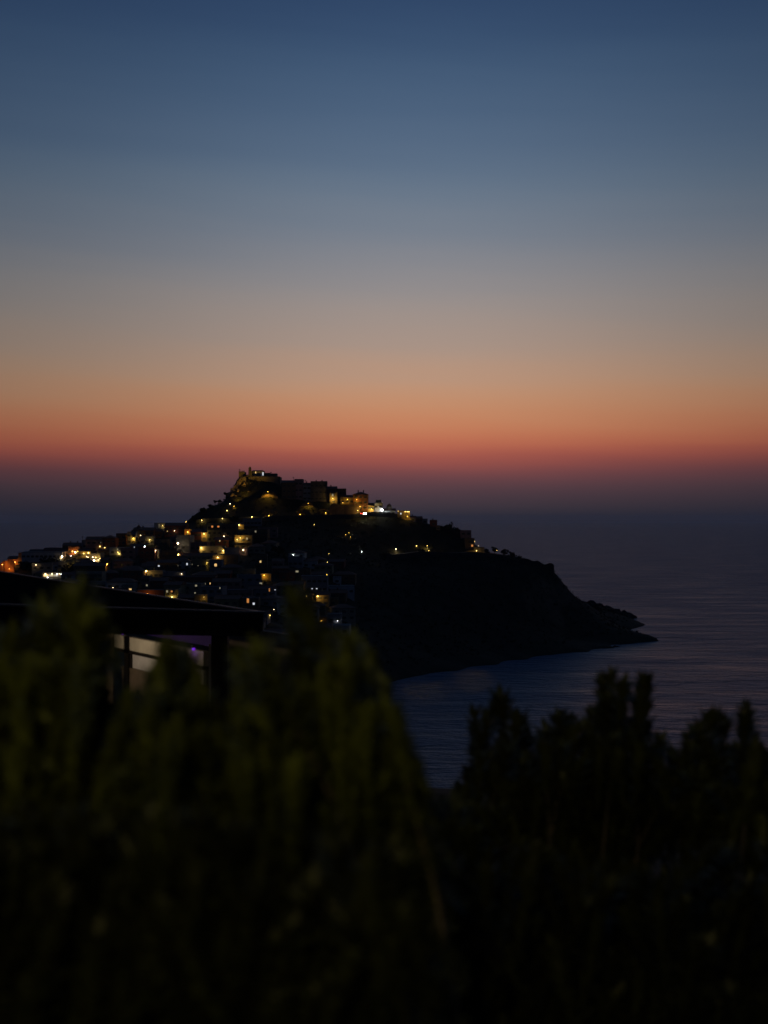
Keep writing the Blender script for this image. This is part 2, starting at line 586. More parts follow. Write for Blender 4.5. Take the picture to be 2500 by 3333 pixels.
def building(name, cat, label, x0, x1, yt, yb, wall='cream', roof='flat', cols=2, rows=1, dep=8.0, yaw=0.0, D=None, group=None, chim=0, door=True, parapet=.5, balcony=False, rects=True, win=(.9, 1.2)):
    xc = (x0 + x1) / 2
    if D is None:
        h = hit(xc, yb)
        D = h.y if h else 830.0
    w = (x1 - x0) / F * D
    base = P(xc, yb, D)
    top = H0 - (yt - CY) / F * D
    hh = top - base.z
    if roof == 'gable':
        rise = min(1.6, .3 * dep * .5 + .3)
        hh -= rise
    elif roof == 'hip':
        rise = min(1.8, .22 * min(w, dep) + .4)
        hh -= rise
    elif parapet:
        hh -= parapet
    hh = max(hh, 1.5)
    r = thing(name, label, cat, (base.x, D + dep / 2, base.z), yaw, group)
    wm = WALL[wall]
    b = MB()
    b.box(-w / 2, w / 2, -dep / 2, dep / 2, -6, hh, wm)
    b.build('wall', r)
    b = MB()
    o = .35
    if roof == 'gable':
        X, Yh = w / 2 + o, dep / 2 + o
        vs = [(-X, -Yh, hh - .1), (X, -Yh, hh - .1), (X, Yh, hh - .1), (-X, Yh, hh - .1), (-X, 0, hh + rise), (X, 0, hh + rise)]
        b.add(vs, [(0, 1, 5, 4), (2, 3, 4, 5), (0, 4, 3), (1, 2, 5), (0, 3, 2, 1)], TILE)
        for zz in (hh + rise,):
            b.box(-X, X, -.14, .14, zz - .06, zz + .1, TILE)
    elif roof == 'hip':
        X, Yh = w / 2 + o, dep / 2 + o
        k = min(X, Yh) * .9
        vs = [(-X, -Yh, hh), (X, -Yh, hh), (X, Yh, hh), (-X, Yh, hh)]
        if X >= Yh:
            vs += [(-X + k, 0, hh + rise), (X - k, 0, hh + rise)]
            fs = [(0, 1, 5, 4), (1, 2, 5), (2, 3, 4, 5), (3, 0, 4), (0, 3, 2, 1)]
        else:
            vs += [(0, -Yh + k, hh + rise), (0, Yh - k, hh + rise)]
            fs = [(0, 1, 4), (1, 2, 5, 4), (2, 3, 5), (3, 0, 4, 5), (0, 3, 2, 1)]
        b.add(vs, fs, TILE)
        b.box(-X, X, -Yh, Yh, hh - .18, hh - .004, TILE)
    elif roof == 'dome':
        rr = min(w, dep) * .42
        for k in range(5):
            a0, a1 = math.pi / 2 * k / 5, math.pi / 2 * (k + 1) / 5
            b.cyl((0, 0), rr * math.cos(a0), hh + rr * math.sin(a0), hh + rr * math.sin(a1), TILE, 14, max(.1, rr * math.cos(a1)))
        b.cyl((0, 0), .12, hh + rr, hh + rr + .9, TILE, 6)
    else:
        b.box(-w / 2 - .02, w / 2 + .02, -dep / 2 - .02, dep / 2 + .02, hh, hh + .18, SLAB)
        if parapet:
            t = .25
            b.box(-w / 2 - .02, w / 2 + .02, -dep / 2 - .02, -dep / 2 + t, hh + .18, hh + parapet, wm)
            b.box(-w / 2 - .02, w / 2 + .02, dep / 2 - t, dep / 2 + .02, hh + .18, hh + parapet, wm)
            b.box(-w / 2 - .02, -w / 2 + t, -dep / 2 + t, dep / 2 - t, hh + .18, hh + parapet, wm)
            b.box(w / 2 - t, w / 2 + .02, -dep / 2 + t, dep / 2 - t, hh + .18, hh + parapet, wm)
    rf = b.build('roof', r)
    for k in range(chim):
        b = MB()
        cx = (-.3 + .6 * k) * w * .6 + (.1 * w if chim == 1 else 0)
        z1 = hh + (rise if roof in ('gable', 'hip') else .3) + .9
        b.box(cx - .35, cx + .35, -.3, .3, hh - .1, z1, WALL['brown'])
        b.box(cx - .45, cx + .45, -.4, .4, z1, z1 + .15, TILE)
        b.build('chimney', rf)
    ww, wh = win
    for i in range(cols):
        for j in range(rows):
            if rows * 2.6 > hh + 1.2 and j:
                continue
            lx = (-w / 2) + w * (i + .5) / cols
            lz = hh - (j + .62) * (hh / rows) - wh / 2 + .15
            if lz < .15:
                lz = .3
            ob = bpy.data.objects.new('window', window_mesh(ww, min(wh, max(.5, hh - lz - .2)), 'dark'))
            COL.objects.link(ob)
            ob.parent = r
            ob.location = (lx, -dep / 2, lz)
    if balcony and rows > 1:
        for j in range(1, rows):
            z = hh - j * (hh / rows)
            b = MB()
            b.box(-w / 2 + .3, w / 2 - .3, -dep / 2 - 1.1, -dep / 2 - .003, z - .1, z + .08, SLAB)
            for q in range(int(w / .45)):
                xx = -w / 2 + .35 + q * .45
                b.box(xx - .03, xx + .03, -dep / 2 - 1.08, -dep / 2 - 1.02, z + .08, z + 1.0, METAL)
            b.box(-w / 2 + .3, w / 2 - .3, -dep / 2 - 1.1, -dep / 2 - 1.0, z + 1.0, z + 1.06, METAL)
            b.build('balcony', r)
    if rects:
        BUILT.append((x0, x1, yt, yb, D, base.x, D + dep / 2, max(w, dep)))
    r['_dims'] = (w, dep, hh)
    return r


TB = [
    # --- upper village on the crest, east of the castle
    ('old_house', 'house', 'dark reddish stone house nearest the castle on the crest', 916, 962, 1563, 1625, 'brown', 'gable', 3, 3, 10, .05, dict(chim=0)),
    ('old_house', 'house', 'tall flat roofed house with roof terrace on the crest', 959, 986, 1559, 1626, 'pink', 'flat', 2, 3, 9, -.04, {}),
    ('old_house', 'house', 'narrow unlit house between the two tallest crest houses', 986, 1012, 1571, 1630, 'grey', 'gable', 2, 3, 9, .03, dict(chim=1)),
    ('old_house', 'house', 'broad unlit block with two chimneys on the crest', 1011, 1064, 1566, 1632, 'stone', 'flat', 4, 3, 10, 0, dict(chim=2)),
    ('old_house', 'house', 'sloping roofed dark house below the broad crest block', 1062, 1096, 1583, 1634, 'brown', 'gable', 2, 2, 8, .06, dict(chim=1)),
    ('old_house', 'house', 'narrow yellow lit house with one tall window', 1073, 1098, 1596, 1640, 'ochre', 'gable', 1, 2, 7, 0, dict(door=False)),
    ('old_house', 'house', 'dark brown flat topped house behind the yellow lit one', 1096, 1126, 1590, 1634, 'brown', 'flat', 3, 2, 9, 0, {}),
    ('old_house', 'house', 'low dim ochre house left of the tall hip roofed palace', 1108, 1152, 1611, 1642, 'ochre', 'gable', 3, 1, 8, .02, {}),
    ('tall_house', 'house', 'tall brown hip roofed palace with two chimneys', 1150, 1198, 1600, 1676, 'orange', 'hip', 3, 4, 11, -.03, dict(chim=2)),
    ('old_house', 'house', 'bright yellow house with arched entrance at the village end', 1188, 1217, 1637, 1676, 'ochre', 'gable', 3, 2, 8, 0, {}),
    ('old_house', 'house', 'white two storey house beside the white lamp', 1216, 1246, 1636, 1676, 'white', 'flat', 2, 2, 8, 0, {}),
    ('roof_room', 'house', 'small dark rooftop block above the white house', 1223, 1241, 1627, 1645, 'grey', 'flat', 1, 1, 5, 0, {}),
    ('low_house', 'house', 'low white annexe right of the white lamp', 1245, 1287, 1655, 1677, 'white', 'gable', 3, 1, 7, 0, {}),
    ('chapel', 'chapel', 'little dark domed chapel above the white annexe', 1258, 1276, 1648, 1672, 'stone', 'dome', 1, 1, 5, 0, dict(parapet=0)),
    ('terrace_house', 'house', 'flat roofed house with row of bright veranda lamps', 1294, 1335, 1662, 1690, 'ochre', 'flat', 2, 2, 8, 0, {}),
    ('low_house', 'house', 'dark low house just past the veranda house', 1335, 1353, 1679, 1697, 'grey', 'gable', 1, 1, 7, 0, dict(chim=1)),
    ('low_house', 'house', 'reddish low house with broken roofline on the descending crest', 1352, 1374, 1681, 1700, 'red', 'gable', 2, 1, 7, .05, {}),
    ('low_house', 'house', 'tiny grey lean-to house on the descending crest', 1374, 1392, 1688, 1704, 'grey', 'flat', 1, 1, 6, 0, {}),
    ('low_house', 'house', 'reddish square house with one chimney, last on the crest', 1400, 1423, 1692, 1714, 'red', 'flat', 1, 1, 7, 0, dict(chim=1)),
    ('low_house', 'house', 'dark plain block below the last reddish crest house', 1420, 1433, 1710, 1726, 'brown', 'flat', 1, 1, 6, 0, {}),
    ('clifftop_house', 'house', 'boxy unlit pinkish house beyond the palm', 1499, 1534, 1726, 1760, 'pink', 'flat', 2, 2, 9, 0, {}),
    ('clifftop_house', 'house', 'dark stepped house with one orange window above the road', 1515, 1545, 1752, 1790, 'brown', 'flat', 1, 2, 8, 0, {}),
    ('retaining_wall', 'wall', 'stone terrace block carrying the small lit pergola', 1543, 1577, 1781, 1808, 'stone', 'flat', 0, 0, 7, 0, {}),
    # --- far left end of the town
    ('town_house', 'house', 'orange floodlit house at the far left end', 24, 70, 1811, 1840, 'orange', 'gable', 3, 1, 9, 0, {}),
    ('tower_house', 'house', 'small tower house between orange and pale long buildings', 60, 72, 1799, 1838, 'brown', 'flat', 1, 2, 6, 0, {}),
    ('school', 'building', 'long pale two storey building with many dark windows', 70, 200, 1796, 1842, 'white', 'flat', 9, 2, 10, 0, {}),
    ('roof_storey', 'house', 'set back top storey over the long pale building', 96, 138, 1788, 1816, 'grey', 'flat', 4, 1, 6, 0, dict(D=776)),
    ('town_house', 'house', 'flat dark house with roof arch behind the long pale building', 143, 200, 1783, 1816, 'pink', 'flat', 3, 1, 8, 0, dict(D=778)),
    ('restaurant', 'restaurant', 'open lit restaurant veranda with row of coloured lamps', 138, 201, 1864, 1886, 'cream', 'flat', 0, 0, 6, 0, {}),
    ('town_house', 'house', 'grey house just above the restaurant veranda', 184, 217, 1829, 1868, 'grey', 'flat', 2, 2, 8, .1, dict(balcony=True)),
    ('town_house', 'house', 'pale green lit house corner behind the garden tree', 216, 246, 1822, 1862, 'olive', 'flat', 1, 2, 8, -.1, {}),
    ('town_house', 'house', 'long tiled roof house above the orange lit street', 203, 268, 1767, 1800, 'brown', 'gable', 4, 1, 9, .03, dict(chim=2)),
    ('town_house', 'house', 'orange street lit facade with row of tall doors', 222, 258, 1779, 1806, 'orange', 'flat', 4, 1, 7, 0, dict(win=(.8, 1.8))),
    ('town_house', 'house', 'cream facade left of the orange lit doors', 199, 224, 1788, 1812, 'cream', 'gable', 3, 1, 7, .1, {}),
    ('town_house', 'house', 'olive lit facade right of the orange lit doors', 255, 296, 1786, 1815, 'ochre', 'gable', 4, 1, 7, -.08, {}),
    ('town_house', 'house', 'cream house on the descending lamplit street', 296, 330, 1800, 1830, 'cream', 'flat', 3, 1, 7, -.1, {}),
    ('town_house', 'house', 'small ochre house at the street foot', 326, 352, 1815, 1840, 'ochre', 'gable', 2, 1, 7, -.05, {}),
    ('town_house', 'house', 'unlit house with rooftop aerial left on the skyline', 266, 284, 1757, 1790, 'grey', 'flat', 1, 1, 8, 0, {}),
    ('town_house', 'house', 'broad dark house with low roof on the left skyline', 279, 334, 1747, 1795, 'pink', 'gable', 3, 2, 9, 0, {}),
    ('town_house', 'house', 'hip roofed dark house stepping up the left skyline', 332, 376, 1742, 1790, 'red', 'hip', 3, 2, 9, 0, {}),
    ('town_house', 'house', 'reddish flat house at the middle of the left skyline', 378, 411, 1736, 1775, 'orange', 'flat', 2, 2, 8, 0, {}),
    ('town_house', 'house', 'dark grey house with chimney left of the pointed turret', 414, 442, 1730, 1772, 'grey', 'flat', 2, 2, 8, 0, dict(chim=1)),
    ('town_house', 'house', 'brown turret house under the pointed roof', 437, 464, 1718, 1762, 'ochre', 'hip', 2, 2, 7, 0, {}),
    ('town_house', 'house', 'long house with tiled roof right of the turret', 460, 500, 1718, 1760, 'orange', 'gable', 3, 2, 9, 0, {}),
    ('town_house', 'house', 'bright orange painted house on the skyline', 480, 524, 1722, 1752, 'orange', 'gable', 3, 1, 8, .05, {}),
    ('modern_house', 'house', 'modern white house with lit strips and jutting slab', 502, 536, 1702, 1724, 'white', 'flat', 1, 1, 7, 0, {}),
    ('town_house', 'house', 'wide reddish house right of the modern white one', 536, 606, 1702, 1745, 'red', 'gable', 5, 2, 10, -.03, {}),
    ('town_house', 'house', 'orange lamplit house corner under the first hill lamp', 600, 622, 1722, 1748, 'orange', 'flat', 1, 1, 7, 0, {}),
    ('town_house', 'house', 'house whose doorway is lit amber on the left slope', 430, 448, 1748, 1768, 'ochre', 'flat', 1, 1, 6, 0, {}),
    ('town_house', 'house', 'pale house with two dim lamplit corners under the orange one', 455, 500, 1744, 1775, 'grey', 'flat', 3, 1, 8, .06, {}),
    ('town_house', 'house', 'red house with one tall yellow lit stairwell beside it', 455, 503, 1783, 1830, 'red', 'flat', 3, 2, 9, 0, {}),
    ('stair_tower', 'house', 'pale stair tower washed by a white lamp', 500, 518, 1788, 1818, 'cream', 'flat', 0, 0, 5, 0, {}),
    ('apartment_house', 'house', 'large brown unlit apartment house in mid slope', 505, 545, 1755, 1800, 'brown', 'flat', 3, 2, 9, 0, {}),
    ('apartment_house', 'house', 'big blank grey apartment wall behind the oval white lamp', 577, 622, 1742, 1806, 'grey', 'flat', 1, 1, 10, -.1, {}),
    ('row_house', 'house', 'long low house with curved roof lit at its left end', 578, 702, 1800, 1826, 'cream', 'gable', 8, 1, 8, 0, {}),
    ('terrace_house', 'house', 'yellow lit terrace house with two tall bright edges', 650, 730, 1777, 1806, 'cream', 'flat', 3, 1, 7, 0, {}),
    ('apartment_house', 'house', 'four storey olive house with two amber windows', 674, 722, 1703, 1762, 'olive', 'flat', 3, 3, 10, 0, dict(balcony=True)),
    ('apartment_house', 'house', 'dark red house left of the cone of lamplight', 622, 656, 1722, 1768, 'red', 'gable', 3, 2, 9, 0, {}),
    ('town_house', 'house', 'ochre wall under the cone of lamplight', 655, 675, 1733, 1764, 'ochre', 'flat', 1, 1, 6, 0, {}),
    ('apartment_house', 'house', 'dark block right of the olive four storey house', 722, 770, 1705, 1760, 'brown', 'flat', 3, 3, 10, 0, {}),
    ('town_house', 'house', 'low house with brightly lit white gate below the hill path', 766, 792, 1700, 1722, 'ochre', 'gable', 1, 1, 7, .1, {}),
    ('apartment_house', 'house', 'long pale house along the hill path above the town', 790, 850, 1686, 1712, 'grey', 'flat', 5, 1, 8, .05, {}),
    ('apartment_house', 'house', 'wide unlit block with single lit window at the town edge', 818, 872, 1722, 1778, 'brown', 'flat', 5, 3, 10, -.05, dict(balcony=True)),
    ('town_house', 'house', 'yellow lit house behind two street lamps', 764, 820, 1742, 1788, 'ochre', 'flat', 3, 2, 9, 0, dict(balcony=True)),
    ('town_house', 'house', 'blue grey blank walled house below the two street lamps', 730, 778, 1783, 1808, 'grey', 'flat', 0, 0, 8, 0, {}),
    ('town_house', 'house', 'house with white round lamp at its door', 778, 806, 1783, 1808, 'pink', 'flat', 1, 1, 7, 0, {}),
    ('round_house', 'house', 'olive curved wall house above the middle slope', 630, 680, 1820, 1856, 'olive', 'flat', 3, 1, 9, -.25, {}),
    ('town_house', 'house', 'dark blue house with pair of bright narrow windows', 682, 722, 1822, 1858, 'grey', 'flat', 2, 1, 8, 0, {}),
    ('town_house', 'house', 'brownish square house with one lit window, right of the slope', 834, 868, 1806, 1852, 'brown', 'flat', 2, 2, 9, .05, {}),
    ('town_house', 'house', 'grey house under the lone white lamp on the dark slope', 938, 985, 1812, 1848, 'grey', 'flat', 3, 1, 9, 0, {}),
    ('town_house', 'house', 'pale house right of the dark tree, dimly lit corner', 886, 922, 1818, 1846, 'pink', 'gable', 2, 1, 8, 0, {}),
    ('town_house', 'house', 'house with bright slanted awning lamp on the lower slope', 470, 530, 1857, 1882, 'cream', 'flat', 4, 1, 8, 0, {}),
    ('town_house', 'house', 'dim long house right of the bright awning', 530, 596, 1862, 1888, 'grey', 'flat', 5, 1, 8, 0, {}),
    ('apartment_house', 'house', 'cream multi storey house with balconies behind the garden', 246, 332, 1862, 1908, 'cream', 'flat', 6, 3, 10, 0, dict(balcony=True)),
    ('town_house', 'house', 'low grey terrace house under the cream balconies', 284, 344, 1893, 1915, 'grey', 'flat', 4, 1, 8, 0, {}),
    ('apartment_house', 'house', 'dark stacked house above the cream balconies', 240, 345, 1832, 1872, 'brown', 'gable', 5, 2, 10, -.06, {}),
    ('town_house', 'house', 'small house with white and brown bands at lower left', 398, 434, 1902, 1930, 'cream', 'flat', 2, 1, 8, 0, {}),
    ('town_house', 'house', 'pale grey house with small lit door on lower slope', 460, 486, 1876, 1915, 'pink', 'flat', 2, 2, 8, 0, {}),
    ('town_house', 'house', 'red gabled house beside the pale grey one', 487, 545, 1880, 1912, 'red', 'gable', 3, 1, 9, 0, {}),
    ('garden_wall', 'wall', 'long orange lit garden wall on the lower slope', 447, 540, 1921, 1944, 'orange', 'flat', 0, 0, 2, -.06, dict(parapet=0)),
    ('town_house', 'house', 'house with doorway brightly lit yellow near the bottom', 538, 580, 1918, 1962, 'olive', 'flat', 2, 2, 8, 0, {}),
    ('apartment_house', 'house', 'long red apartment house with four small lit windows', 560, 700, 1876, 1912, 'red', 'flat', 9, 1, 10, 0, {}),
    ('town_house', 'house', 'olive lit house end with dark right side', 630, 672, 1935, 1972, 'ochre', 'flat', 2, 1, 8, .1, {}),
    ('town_house', 'house', 'brown low house over the tall doorway', 718, 820, 1919, 1945, 'pink', 'flat', 5, 1, 9, 0, {}),
    ('town_house', 'house', 'dark house with blue white lit window near the bottom', 786, 842, 1946, 1982, 'brown', 'flat', 2, 1, 8, 0, {}),
    ('arched_wall', 'wall', 'curved wall end glowing amber in the middle slope', 848, 882, 1868, 1888, 'ochre', 'flat', 0, 0, 2, .1, dict(parapet=0)),
    ('town_house', 'house', 'broad dark house with one pale window near the field', 945, 1010, 1852, 1880, 'brown', 'flat', 4, 1, 9, 0, {}),
    ('town_house', 'house', 'low reddish roofed house at the edge of the dark field', 1000, 1070, 1860, 1878, 'red', 'gable', 3, 1, 8, 0, {}),
    ('apartment_house', 'house', 'large blue grey house with two dim windows', 980, 1066, 1874, 1928, 'grey', 'flat', 5, 2, 11, 0, {}),
    ('town_house', 'house', 'yellow lit two storey house with a garage, lower right', 1032, 1072, 1927, 1970, 'ochre', 'gable', 2, 2, 8, -.08, {}),
    ('town_house', 'house', 'low olive lit annexe behind the yellow garage house', 1070, 1100, 1946, 1972, 'ochre', 'flat', 1, 1, 6, 0, {}),
    ('town_house', 'house', 'dim low house left of the yellow garage house', 965, 1016, 1934, 1950, 'brown', 'gable', 2, 1, 8, 0, {}),
    ('town_house', 'house', 'pale house at the far right edge of the lower town', 1084, 1110, 1878, 1900, 'white', 'flat', 1, 1, 7, 0, {}),
    ('villa', 'house', 'white villa with three round wall lamps', 852, 938, 2048, 2084, 'white', 'gable', 4, 1, 9, 0, {}),
    ('kiosk', 'kiosk', 'small amber lit box above the white villa', 872, 886, 1998, 2010, 'ochre', 'flat', 0, 0, 3, 0, {}),
    ('boat_shed', 'shed', 'red orange lit low shed with tall poles', 947, 988, 2014, 2034, 'orange', 'flat', 0, 0, 5, 0, {}),
    ('beach_house', 'house', 'dark house with brown lit front near the shore', 1036, 1064, 2006, 2034, 'brown', 'flat', 1, 1, 7, 0, {}),
    ('beach_house', 'house', 'bluish flat house near the shore with white lights', 1066, 1112, 1998, 2030, 'grey', 'flat', 2, 1, 8, 0, {}),
]
for (nm, cat, lb, x0, x1, yt, yb, wl, rf, c, rw, dp, yw, op) in TB:
    building(nm, cat, lb, x0, x1, yt, yb, wl, rf, c, rw, dp, yw, **op)

# unlit houses packed between them
GR = 'unlit houses packed on the town slope'
walls = ['brown', 'grey', 'cream', 'pink', 'red', 'olive', 'ochre', 'white']
wname = dict(brown='brown', grey='grey', cream='cream', pink='pinkish', red='reddish', olive='olive', ochre='ochre', white='pale')
rname = dict(flat='flat roof', gable='tiled gable roof', hip='tiled hip roof')
tries = n_fill = 0
while n_fill < 85 and tries < 3000:
    tries += 1
    px = random.uniform(120, 1120)
    lo = 1740 if px > 430 else 1800
    if px > 880:
        lo = 1835
    py = random.uniform(lo, 2085)
    if py > 1985 and px < 800:
        continue
    h = hit(px, py)
    if h is None or h.z < 12:
        continue
    wm_, hm_ = random.uniform(8, 15), random.uniform(4.5, 8.5)
    pw, ph = wm_ / h.y * F, hm_ / h.y * F
    x0, x1, yt = px - pw / 2, px + pw / 2, py - ph
    bad = False
    for (a, b, c, d, D, bx, by, bw) in BUILT:
        ov = max(0, min(x1, b) - max(x0, a)) * max(0, min(py, d) - max(yt, c))
        if ov > .16 * (b - a) * (d - c) and h.y < D + 2 or math.hypot(bx - h.x, by - h.y - 4) < (bw + wm_) * .42:
            bad = True
            break
    if bad:
        continue
    w_, r_ = random.choice(walls), random.choice(['flat', 'gable', 'gable', 'hip'])
    building('town_house', 'house', 'unlit %s house with %s packed among its neighbours on the dark town slope' % (wname[w_], rname[r_]),
             x0, x1, yt, py, w_, r_, max(2, int(wm_ / 3.2)), 1 if hm_ < 6 else 2, random.uniform(7, 10), random.uniform(-.22, .22), group=GR, chim=random.choice([0, 0, 1]))
    n_fill += 1

# ------------------------------------------------------------------ castle on its crag
ct = thing('castle', 'stone castle with ruined tower and bastion on the summit crag', 'castle', P(840, 1556, 862))
ct_o = Vector(ct.location)


def cbox(b, x0, x1, yt, yb, D, dep, m):
    p, q = P(x0, yb, D) - ct_o, P(x1, yt, D) - ct_o
    b.box(p.x, q.x, p.y, p.y + dep, p.z, q.z, m)


ST_ = WALL['stone']
b = MB()
cbox(b, 777, 797, 1536, 1562, 858, 9, ST_)
for k in range(4):
    cbox(b, 777.5 + k * 5, 780.5 + k * 5, 1532, 1536, 858.1, 1.2, ST_)
b.build('bastion', ct)
b = MB()
cbox(b, 790, 800, 1551, 1578, 856, 5, ST_)
b.build('buttress', ct)
b = MB()
p = P(813.5, 1575, 860) - ct_o
q = P(813.5, 1522, 860) - ct_o
b.cyl((p.x, p.y), 1.25, p.z, q.z, ST_, 8, .95)
cbox(b, 811, 816, 1519, 1522, 859.2, 1.0, ST_)
cbox(b, 816, 821, 1534, 1556, 859.4, 2.0, ST_)
b.build('tower', ct)
b = MB()
cbox(b, 817, 858, 1534, 1553, 862, 9, WALL['grey'])
b.build('keep', ct)
b = MB()
p, q = P(817, 1534, 862) - ct_o, P(858, 1534, 862) - ct_o
b.add([(p.x - .3, p.y - .3, p.z), (q.x + .3, p.y - .3, p.z), (q.x + .3, p.y + 9.3, p.z), (p.x - .3, p.y + 9.3, p.z), (p.x + 1, p.y + 4.5, p.z + .9), (q.x - 1, p.y + 4.5, p.z + .9)],
      [(0, 1, 5, 4), (2, 3, 4, 5), (0, 4, 3), (1, 2, 5), (0, 3, 2, 1)], TILE)
b.build('roof', ct)
b = MB()
cbox(b, 858, 901, 1541, 1553, 861.5, 8, ST_)
cbox(b, 862, 880, 1539, 1541, 863, 4, ST_)
cbox(b, 880, 884, 1537, 1539, 864, 2, ST_)
b.build('wing', ct)
b = MB()
cbox(b, 808, 912, 1552, 1592, 858.5, 14, ST_)
cbox(b, 812, 911, 1550.6, 1552, 858.6, 1.0, ST_)
cbox(b, 786, 810, 1546, 1590, 860.5, 12, ST_)
b.build('curtain_wall', ct)
for (px, py, w, h, k) in [(832.5, 1538, .7, 1.3, 'warm'), (856.3, 1542.5, .9, 2.2, 'white')]:
    o = bpy.data.objects.new('window', window_mesh(w, h, k))
    COL.objects.link(o)
    o.parent = ct
    o.location = P(px, py + h * 2.3, 861.9) - ct_o - Vector((0, .1 if px < 850 else .5, 0))

# crag: jagged rock faces under the castle


def rock(px, py, Y, rx, ry, rz, seed, m, n=14):
    c = P(px, py, Y)
    b = MB()
    vs, fs = [], []
    for j in range(n + 1):
        t = math.pi * j / n
        for i in range(2 * n):
            a = math.pi * i / n
            d = Vector((math.sin(t) * math.cos(a), math.sin(t) * math.sin(a), math.cos(t)))
            k = 1 + .38 * noise.fractal(d * 1.7 + Vector((seed, seed * 2, 0)), 1, 2, 5) + .12 * noise.cell(d * 5 + Vector((seed, 0, 0)))
            vs.append(c + Vector((d.x * rx, d.y * ry, d.z * rz)) * k)
    for j in range(n):
        for i in range(2 * n):
            fs.append((j * 2 * n + i, (j + 1) * 2 * n + i, (j + 1) * 2 * n + (i + 1) % (2 * n), j * 2 * n + (i + 1) % (2 * n)))
    b.add(vs, fs, m)
    return b


ROCK = mat('crag_rock', (.26, .19, .11), (.10, .075, .045), scale=.35, bump=.9)
SROCK = mat('shore_rock', (.035, .03, .028), (.018, .016, .016), scale=.8, bump=.8)
crag = MB()
for (px, py, Y, rx, ry, rz, sd) in [(790, 1583, 860, 4.2, 5, 7), (782, 1600, 858, 5, 5, 7), (776, 1618, 855, 5.5, 5, 7), (800, 1605, 857, 4.5, 5, 8), (803, 1622, 853, 5, 5, 6), (766, 1632, 851, 5, 5, 5), (787, 1632, 851, 5, 5, 5), (815, 1588, 860, 4, 4, 5), (755, 1620, 856, 4, 4, 4)]and \
        [(790, 1583, 860, 4.2, 5, 7, 1), (782, 1600, 858, 5, 5, 7, 2), (776, 1618, 855, 5.5, 5, 7, 3), (800, 1605, 857, 4.5, 5, 8, 4), (803, 1622, 853, 5, 5, 6, 5), (766, 1632, 851, 5, 5, 5, 6), (787, 1632, 851, 5, 5, 5, 7), (815, 1588, 860, 4, 4, 5, 8), (755, 1620, 856, 4, 4, 4, 9)]:
    r_ = rock(px, py, Y, rx, ry, rz, sd, ROCK)
    crag.add(r_.v, r_.f, ROCK)
tag(crag.build('cliff'), kind='structure')

# dark boulders along the shore
for k, (px, py, Y, s) in enumerate([(2046, 2006, 975, 3.2), (2026, 2002, 965, 3.6), (2000, 1994, 940, 3.5), (1975, 1986, 915, 3.2), (1950, 1976, 895, 3.0), (2062, 2011, 978, 2.2), (1925, 1967, 880, 2.8),
                                    (2128, 2080, 806, 1.6), (2108, 2075, 808, 1.6), (2070, 2064, 812, 1.8), (2020, 2106, 775, 2.0), (2005, 2110, 760, 1.7), (1990, 2026, 835, 2.0), (2040, 2052, 822, 1.8)]):
    o = rock(px, py, Y, s * 1.3, s, s, k + 20, SROCK, 8).build('shore_rock')
    back = k < 7
    tag(o, 'dark jagged boulder on the %s rocky spit at the water' % ('farther upper' if back else 'nearer lower'), 'rock', 'boulders of the %s spit' % ('farther' if back else 'nearer'))

# ------------------------------------------------------------------ roads and retaining walls


def ribbon(name, pix, width, m, lift=.25):
    pts_ = [hit(*p) for p in pix]
    pts_ = [p for p in pts_ if p is not None]
    fine = []
    for a, c in zip(pts_, pts_[1:]):
        n = max(2, int((c - a).length / 4))
        fine += [a.lerp(c, i / n) for i in range(n)]
    fine.append(pts_[-1])
    vs = []
    for i, p in enumerate(fine):
        d = (fine[min(i + 1, len(fine) - 1)] - fine[max(i - 1, 0)])
        s = Vector((-d.y, d.x, 0)).normalized() * width / 2
        z = max(gz(*(p + s).xy), gz(*(p - s).xy), gz(*p.xy)) + lift
        for q in (p + s, p - s):
            vs.append((q.x, q.y, z))
            vs.append((q.x, q.y, z - 4))
    b = MB()
    fs = []
    for i in range(len(fine) - 1):
        a, c = i * 4, (i + 1) * 4
        fs += [(a, a + 2, c + 2, c), (a, c, c + 1, a + 1), (a + 2, a + 3, c + 3, c + 2)]
    b.add(vs, fs, m)
    return tag(b.build(name), kind='structure')


ASPH = mat('asphalt', (.055, .055, .055), (.04, .04, .04), scale=1.5)
ribbon('road', [(640, 1700), (720, 1694), (820, 1690), (900, 1688), (980, 1685), (1060, 1684), (1150, 1681), (1290, 1682)], 6, ASPH)
ribbon('coast_road', [(1250, 1812), (1330, 1809), (1410, 1806), (1500, 1806), (1580, 1808), (1625, 1810)], 7, ASPH)


def bank(name, label, pix, h, m, cat='wall'):
    pts_ = [hit(*p) for p in pix]
    b = MB()
    vs, fs = [], []
    fine = []
    for a, c in zip(pts_, pts_[1:]):
        n = max(2, int((c - a).length / 2))
        fine += [a.lerp(c, i / n) for i in range(n)]
    fine.append(pts_[-1])
    for i, p in enumerate(fine):
        zz = gz(p.x, p.y)
        hh = h * (1 + .45 * noise.noise(p * .2)) * (.25 + .75 * math.sin(math.pi * i / (len(fine) - 1)) ** .6 if m is BANK else 1)
        vs += [(p.x, p.y, zz - 3), (p.x, p.y + .3, zz + hh), (p.x, p.y + 1.0, zz + hh), (p.x, p.y + 1.2, zz - 3)]
    for i in range(len(fine) - 1):
        a, c = i * 4, (i + 1) * 4
        fs += [(a, c, c + 1, a + 1), (a + 1, c + 1, c + 2, a + 2), (a + 2, c + 2, c + 3, a + 3)]
    b.add(vs, fs, m)
    return tag(b.build(name), label, cat)


